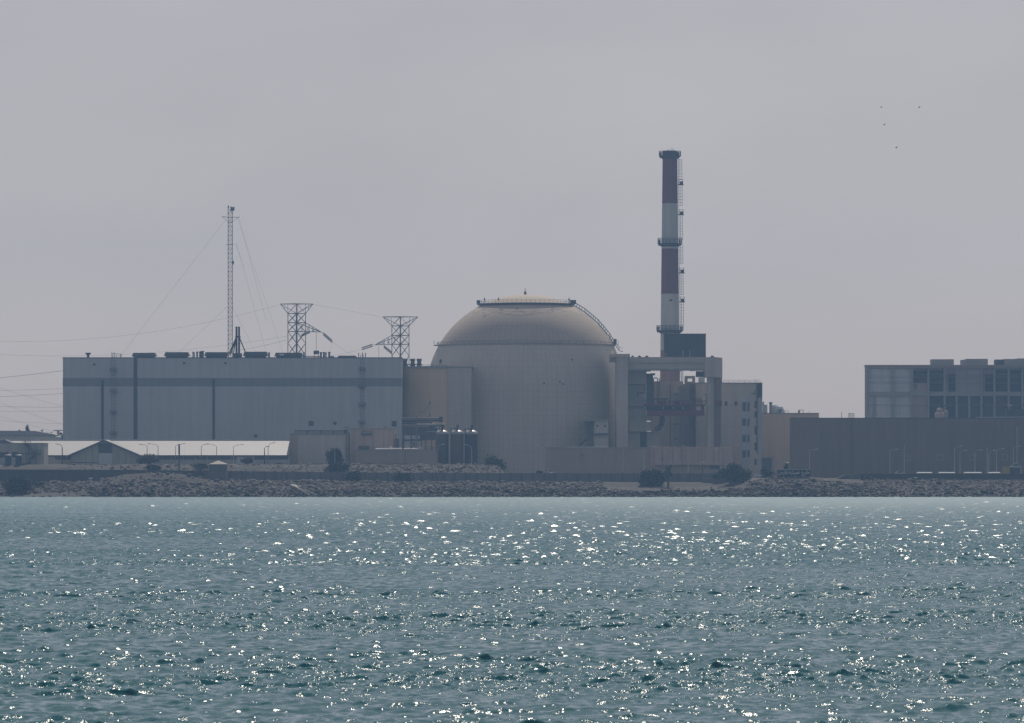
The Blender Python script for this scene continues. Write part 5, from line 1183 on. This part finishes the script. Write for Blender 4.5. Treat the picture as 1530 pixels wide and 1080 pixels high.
# ================================================================ shelters, vehicles, booths behind the right wall
for a, c, lab in ((1370.5,1394.5,'leftmost pale flat shelter roof showing above the dark right wall'), (1403,1428.5,'second pale flat shelter roof from the left above the dark right wall'), (1441,1468.5,'third pale flat shelter roof, below the third square window'), (1477.5,1496.5,'shortest pale shelter roof, left of the yellow container')):
    Y = 1560.0; t = thing('car_shelter', lab, 'shelter', (X((a+c)/2,Y), Y, 5.4), 'pale shelter roofs behind the dark wall')
    part('roof', MB().hexa(((X(a,Y),Y,Z(707.6,Y)),(X(c,Y),Y,Z(707.6,Y)),(X(c,Y),Y+5,Z(707.0,Y)),(X(a,Y),Y+5,Z(707.0,Y))), ((X(a+1,Y),Y+.2,Z(706.4,Y)),(X(c-1,Y),Y+.2,Z(706.4,Y)),(X(c-1,Y),Y+4.8,Z(705.2,Y)),(X(a+1,Y),Y+4.8,Z(705.2,Y)))), 'shelter_roof', t)
    for q in (a+2, c-2):
        for dy in (.5, 4.4): part('post', MB().box(X(q,Y)-.08, X(q,Y)+.08, Y+dy-.08, Y+dy+.08, 5.2, Z(707.3,Y)), 'dark_steel', t)
def car(px0, px1, top, base, Y, lab, m='car_paint'):
    x0, x1, z1, z0 = X(px0,Y), X(px1,Y), Z(top,Y), Z(base,Y); L = x1-x0; h = z1-z0; t = thing('parked_car', lab, 'car', ((x0+x1)/2, Y, z0))
    part('body', MB().extr([(x0,z0+h*.2),(x1,z0+h*.2),(x1,z0+h*.5),(x1-L*.18,z0+h*.58),(x1-L*.30,z1),(x0+L*.22,z1),(x0+L*.08,z0+h*.58),(x0,z0+h*.54)], Y, Y+1.8), m, t)
    part('window', MB().extr([(x0+L*.13,z0+h*.60),(x1-L*.22,z0+h*.60),(x1-L*.31,z0+h*.93),(x0+L*.24,z0+h*.93)], Y-.02, Y+1.82), 'glass', t)
    for q in (.18, .80):
        for dy in (-.03, 1.63): part('wheel', MB().tube((x0+L*q,Y+dy,z0+h*.22), (x0+L*q,Y+dy+.2,z0+h*.22), h*.22, k=14), 'rubber', t)
car(1338, 1352, 703.6, 710, 1546, 'pale car parked behind the wall below the first square window')
car(818, 829.5, 701.8, 708.5, 1548, 'white car showing above the panelled wall left of the dome-side bushes', 'white_paint')
yc = thing('yellow_container', 'small dull yellow container beside the guard booth at the right', 'container', (X(1504,1556), 1556, 5.4))
part('body', MB().pb(1499, 1508.6, 697.8, 710, 1556, 3), 'yellow_paint', yc); part('roof', MB().pb(1498.8, 1508.8, 697.2, 697.8, 1555.9, 3.2), 'yellow_paint', yc)
gb = thing('guard_booth', 'grey guard booth with a pale roof edge at the right end', 'booth', (X(1517,1556), 1556, 5.4))
part('wall', MB().pb(1510.6, 1524, 698.2, 710, 1556, 3), 'dim_panel', gb); part('roof', MB().pb(1509.4, 1526, 696.6, 698.2, 1555.5, 4), 'pale_panel', gb); part('post', MB().pb(1525, 1526, 698.2, 710, 1555.7, .3), 'pale_panel', gb)
part('roof_tank', MB().lathe([(.7,Z(696.6,1557)),(.75,Z(693.4,1557)),(.3,Z(691.6,1557)),(.01,Z(691.4,1557))], (X(1518,1557),1557,0), 12), 'dark_steel', gb); part('hatch', MB().pb(1509.5, 1512, 695.6, 696.8, 1555.4, .4), 'white_paint', gb)
tb = thing('white_canopy', 'low white curved canopy beside the round green bush', 'canopy', (X(1129,1530), 1530, 5))
part('cover', MB().extr([(X(1119.6,1530),Z(711,1530)),(X(1138,1530),Z(710.4,1530)),(X(1137.6,1530),Z(709.6,1530)),(X(1130,1530),Z(708.9,1530)),(X(1123,1530),Z(709.6,1530))], 1530, 1532.4), 'white_paint', tb)
for px in (1122, 1136): part('leg', MB().pb(px, px+.5, 710, 716, 1530.3, .12), 'dark_steel', tb)
wb = thing('notice_board', 'small white board on a post among the left riprap', 'sign', (X(135.3,1524), 1524, 4))
part('board', MB().pb(132.4, 138.4, 713.6, 715.6, 1523.9, .12), 'white_paint', wb); part('post', MB().pb(134.8, 135.6, 715.6, 722, 1523.95, .08), 'dark_steel', wb)
w2 = thing('notice_board', 'tiny white twin panels on the dark right wall', 'sign', (X(1367.5,1531), 1531, 5)); part('board', MB().pb(1365, 1367.3, 712.6, 714.4, 1531.4, .3), 'white_paint', w2); part('board', MB().pb(1368, 1370.3, 712.6, 714.4, 1531.4, .3), 'white_paint', w2); part('post', MB().pb(1367.3, 1368, 713, 722, 1531.4, .1), 'dark_steel', w2)
op = thing('outfall_rails', 'pair of pale rails running down the riprap into the sea', 'rails', (X(455,1508), 1508, 0))
def on_bank(px, py):
    best = None
    for Y in np.arange(1500, 1521, .5):
        x = X(px,Y); d = abs(Z(py,Y) - float(land(x,Y)))
        if best is None or d < best[0]: best = (d, (x, float(Y), float(land(x,Y))+.65))
    return best[1]
for a, c in (((436,728.6),(473.5,743)), ((441,730.5),(462.5,743))): part('rail', MB().tube(on_bank(*a), on_bank(*c), .2, k=6), 'plank', op)
part('slab', MB().hexa([(x,y,z-.5) for x,y,z in (on_bank(436,729), on_bank(446,731.5), on_bank(444,727.5), on_bank(434,726))], [on_bank(436,729), on_bank(446,731.5), on_bank(444,727.5), on_bank(434,726)]), 'plank', op)
cn = thing('timber_jetty', 'dark flat loading beam beside the gabled shed', 'beam', (X(90,1574), 1574, 9)); part('deck', MB().hexa([P(70,697.2,1574),P(95,697,1574),P(104,694.4,1578),P(92,695.6,1578)], [P(70,696.2,1574),P(95,696,1574),P(104,693.2,1578),P(92,694.6,1578)]), 'dark_steel', cn)
for px in (73, 90): part('leg', MB().pb(px, px+.6, 697, 706, 1574.2, .15), 'dark_steel', cn)

# ================================================================ vegetation
bush('bush', 2, 50, 711.5, 739, 1512, 'leaf_dark', 'broad dark bush on the beach at the left edge', 'bush', 2600, .36, .45, True, 51, 14)
bush('bush', 38, 72, 717, 731, 1518, 'leaf_grey', 'sparse grey-green scrub right of the broad dark beach bush', 'bush', 420, .26, .5, True, 52, 8)
bush('bush', 206, 241, 678.5, 693.5, 1583, 'leaf_pale', 'pale green feathery bush at the right foot of the gabled shed', 'bush', 900, .34, .5, True, 53, 10)
bush('bush', 217.5, 240, 692.6, 705.5, 1560, 'leaf_dark', 'dark round bush on the rubble below the gabled shed', 'bush', 800, .34, .7, True, 54, 8)
bush('bush', 358.5, 379, 682, 694, 1582, 'leaf_grey', 'small rounded bush before the pale doorway of the long shed', 'bush', 700, .32, .7, True, 55, 8)
bush('bush', 283, 312, 692, 703, 1562, 'leaf_grey', 'low wide scrub left of the pyramid-roofed hut', 'bush', 420, .3, .5, True, 56, 8)
tr = bush('tree', 486, 514, 668, 696, 1568, 'leaf_grey', 'slender leafy tree before the brown block', 'tree', 1500, .36, .7, True, 57, 12)
bush('bush', 485, 519, 690, 708, 1562, 'leaf_dark', 'dark undergrowth below the slender tree before the brown block', 'bush', 1300, .34, .5, True, 58, 10)
bush('bush', 517, 541, 702.2, 724, 1528, 'leaf_dark', 'dark round-topped bush against the panelled wall', 'bush', 1900, .32, .8, True, 59, 10)
bush('bush', 588, 617.5, 707, 725, 1529, 'leaf_mid', 'low spreading bush against the middle of the panelled wall', 'bush', 1200, .32, .5, True, 60, 10)
bush('bush', 719, 754, 681, 710, 1572, 'leaf_grey', 'airy bushy tree right of the silos before the dome', 'tree', 2000, .36, .6, True, 61, 13)
bush('bush', 954.5, 992, 700.5, 731.5, 1526, 'leaf_dark', 'dense dark green thicket next to the small palm', 'bush', 4200, .36, .5, True, 62, 20)
bush('bush', 1077, 1120.5, 693, 722, 1526, 'leaf_mid', 'large round green bush left of the black lettered sign', 'bush', 4200, .36, .6, True, 63, 18)
bush('bush', 1062, 1086, 705, 720, 1531, 'leaf_mid', 'lower green shrub at the left foot of the large round bush', 'bush', 900, .34, .6, True, 64, 8)
bush('bush', 1133, 1162, 697, 716, 1534, 'leaf_grey', 'thin dry scrub left of the black lettered sign', 'bush', 380, .3, .5, True, 65, 9)
bush('bush', 801, 811, 701.5, 709, 1542, 'leaf_dark', 'small dark bush peeping over the wall left of the white car', 'bush', 350, .3, .7, True, 66, 5)
bush('bush', 896.5, 907, 721.5, 728, 1528, 'leaf_dark', 'smallest dark shrub at the foot of the panelled wall', 'bush', 260, .26, .7, True, 67, 5)
bush('bush', 503, 516, 716, 722, 1529, 'leaf_grey', 'faint low shrub left of the round-topped bush at the wall', 'bush', 200, .26, .7, True, 68, 5)
def scrub_strip(a, c, lab, sd):
    bush('bush', a, c, 691.4, 699, 1576, 'leaf_grey', lab, 'bush', 420, .3, .35, True, sd, 9)
scrub_strip(535, 575, 'dry scrub on the rubble under the left end of the low annex', 71); scrub_strip(575, 612, 'dry scrub on the rubble under the middle of the low annex', 72); scrub_strip(395, 432, 'dry scrub on the rubble at the right end of the long shed', 73)
# palm
Yl2 = 1524.0; pm = thing('palm_tree', 'small palm with arching fronds beside the dense dark thicket', 'palm', (X(997,Yl2), Yl2, 3.4)); pxm, pz = X(998.5,Yl2), Z(704.5,Yl2)
part('trunk', MB().lathe([(.34,3),(.3,pz-1),(.42,pz-.3),(.3,pz)], (pxm,Yl2,0), 10), 'bark', pm); r_ = random.Random(4)
for i in range(26):
    a = i*2.4; el = r_.uniform(-.1, 1.2); L = r_.uniform(2.7, 3.7); b = MB(); pts = []
    for j in range(8):
        s = j/7; rr = L*s*math.cos(el)*(1-.12*s); zz = pz + L*s*math.sin(el) - 1.9*s*s*math.cos(el)
        pts.append(Vector((pxm+rr*math.cos(a), Yl2+rr*math.sin(a), zz)))
    side = Vector((-math.sin(a), math.cos(a), 0))
    for j in range(7):
        p, q = pts[j], pts[j+1]; w0 = .85*math.sin(math.pi*min(1,(j+.6)/7.6)); b.tube(p, q, .05, k=3)
        for s in (-1, 1):
            for u in (.0, .5):
                p2 = p.lerp(q, u); e = p2 + side*s*w0 + (q-p).normalized()*.3 + Vector((0,0,-.12)); b.poly([tuple(p2), tuple(p2+(q-p)*.5), tuple(e)])
    part('frond', b, 'leaf_mid', pm)

# ================================================================ overhead cables
def cable(a, c, Ya, Yb, sag, lab, r=.06):
    p, q = Vector(P(*a,Ya)), Vector(P(*c,Yb)); n = 22; pts = []
    for i in range(n+1):
        t = i/n; v = p.lerp(q, t); v.z -= sag*4*t*(1-t); pts.append(v)
    o = MB().path(pts, r*.6, 4).build('power_cable', M['cable'], origin=p); tag(o, lab, 'cable', 'overhead power cables'); return o
for a, c, sag, lab, r in (((-60,570),(140,548),.3,'topmost of the dark power cables meeting the left corner of the grey hall',.1), ((-60,583.5),(140,577.5),.5,'power cable with a small knob, second from the top left of the hall',.055), ((-60,593),(140,584),.6,'third power cable from the top left of the grey hall',.075),
    ((-60,605.5),(140,607.5),.4,'dark power cable halfway up the left corner of the grey hall',.07), ((-60,613.5),(140,613),.3,'power cable just below the halfway pair left of the hall',.055), ((-60,623),(140,634),.6,'lowest level power cable left of the grey hall',.05),
    ((-60,560),(140,618),.8,'upper steep power cable slanting down to the hall corner',.05), ((-60,578),(140,648),.8,'middle steep power cable slanting down to the hall corner',.05), ((-60,602),(140,660),.6,'lowest steep power cable slanting down to the hall corner',.05)):
    cable(a, c, 1850, 1780, sag, lab, r)
cable((-60,507), (419,454.6), 1850, Yp, 5.5, 'uppermost long faint cable from the left edge to the first lattice tower', .045)
cable((-60,526), (463,496), 1850, Yp-4, 4.5, 'lower long faint cable from the left edge past the slim mast', .045)
cable((275,532), (450,501.5), 1850, Yp-4, 1.5, 'thicker cable sloping up to the insulators of the first lattice tower', .07)
cable((496.5,510.2), (536,535), Yp-3, 1760, .4, 'cable sloping down from the right-pointing arm behind the hall roof', .055)
cable((540.5,521), (478,533), Yp-3, 1760, .5, 'cable sloping down from the left-pointing arm behind the hall roof', .055)
cable((468,454.6), (572,473.6), Yp, Yp, -.0, 'faint cable joining the tops of the two lattice towers', .04)
cable((497,510.5), (490,534), Yp-3, 1770, .2, 'short hanging cable below the insulator of the first lattice tower', .05)

# ================================================================ birds
for px, py, tilt, lab in ((1316.6,160,1.2,'leftmost of the upper two tiny dark birds in the sky'), (1373.6,160,.5,'tiny dark bird farthest right in the sky, largest of the four'), (1321.4,186,.7,'tiny dark bird below the leftmost bird'), (1339.4,220.3,.4,'lowest of the four tiny dark birds')):
    Y = 1400.0; x, y, z = P(px,py,Y); t = thing('bird', lab, 'bird', (x, y, z), 'birds in the sky'); t.scale = (.8, .8, .8); ca, sa = math.cos(tilt), math.sin(tilt)
    part('body', MB().lathe([(.01,z-.35),(.14,z-.2),(.17,z),(.1,z+.2),(.01,z+.3)], (x,y,0), 8), 'bird_black', t, True)
    for s in (-1, 1):
        e = (x+s*.62*ca, y+.1, z+.62*sa*s*.5+.28); mdl = (x+s*.3*ca, y, z+.2+.2*sa*s)
        part('wing', MB().poly([(x,y,z+.14),mdl,e,(x+s*.34*ca,y+.05,z+.02+.1*sa*s),(x,y,z-.1)]).poly([(x,y+.04,z-.1),(x+s*.34*ca,y+.09,z+.02+.1*sa*s),(e[0],e[1]+.04,e[2]),(mdl[0],mdl[1]+.04,mdl[2]),(x,y+.04,z+.14)]), 'bird_black', t)
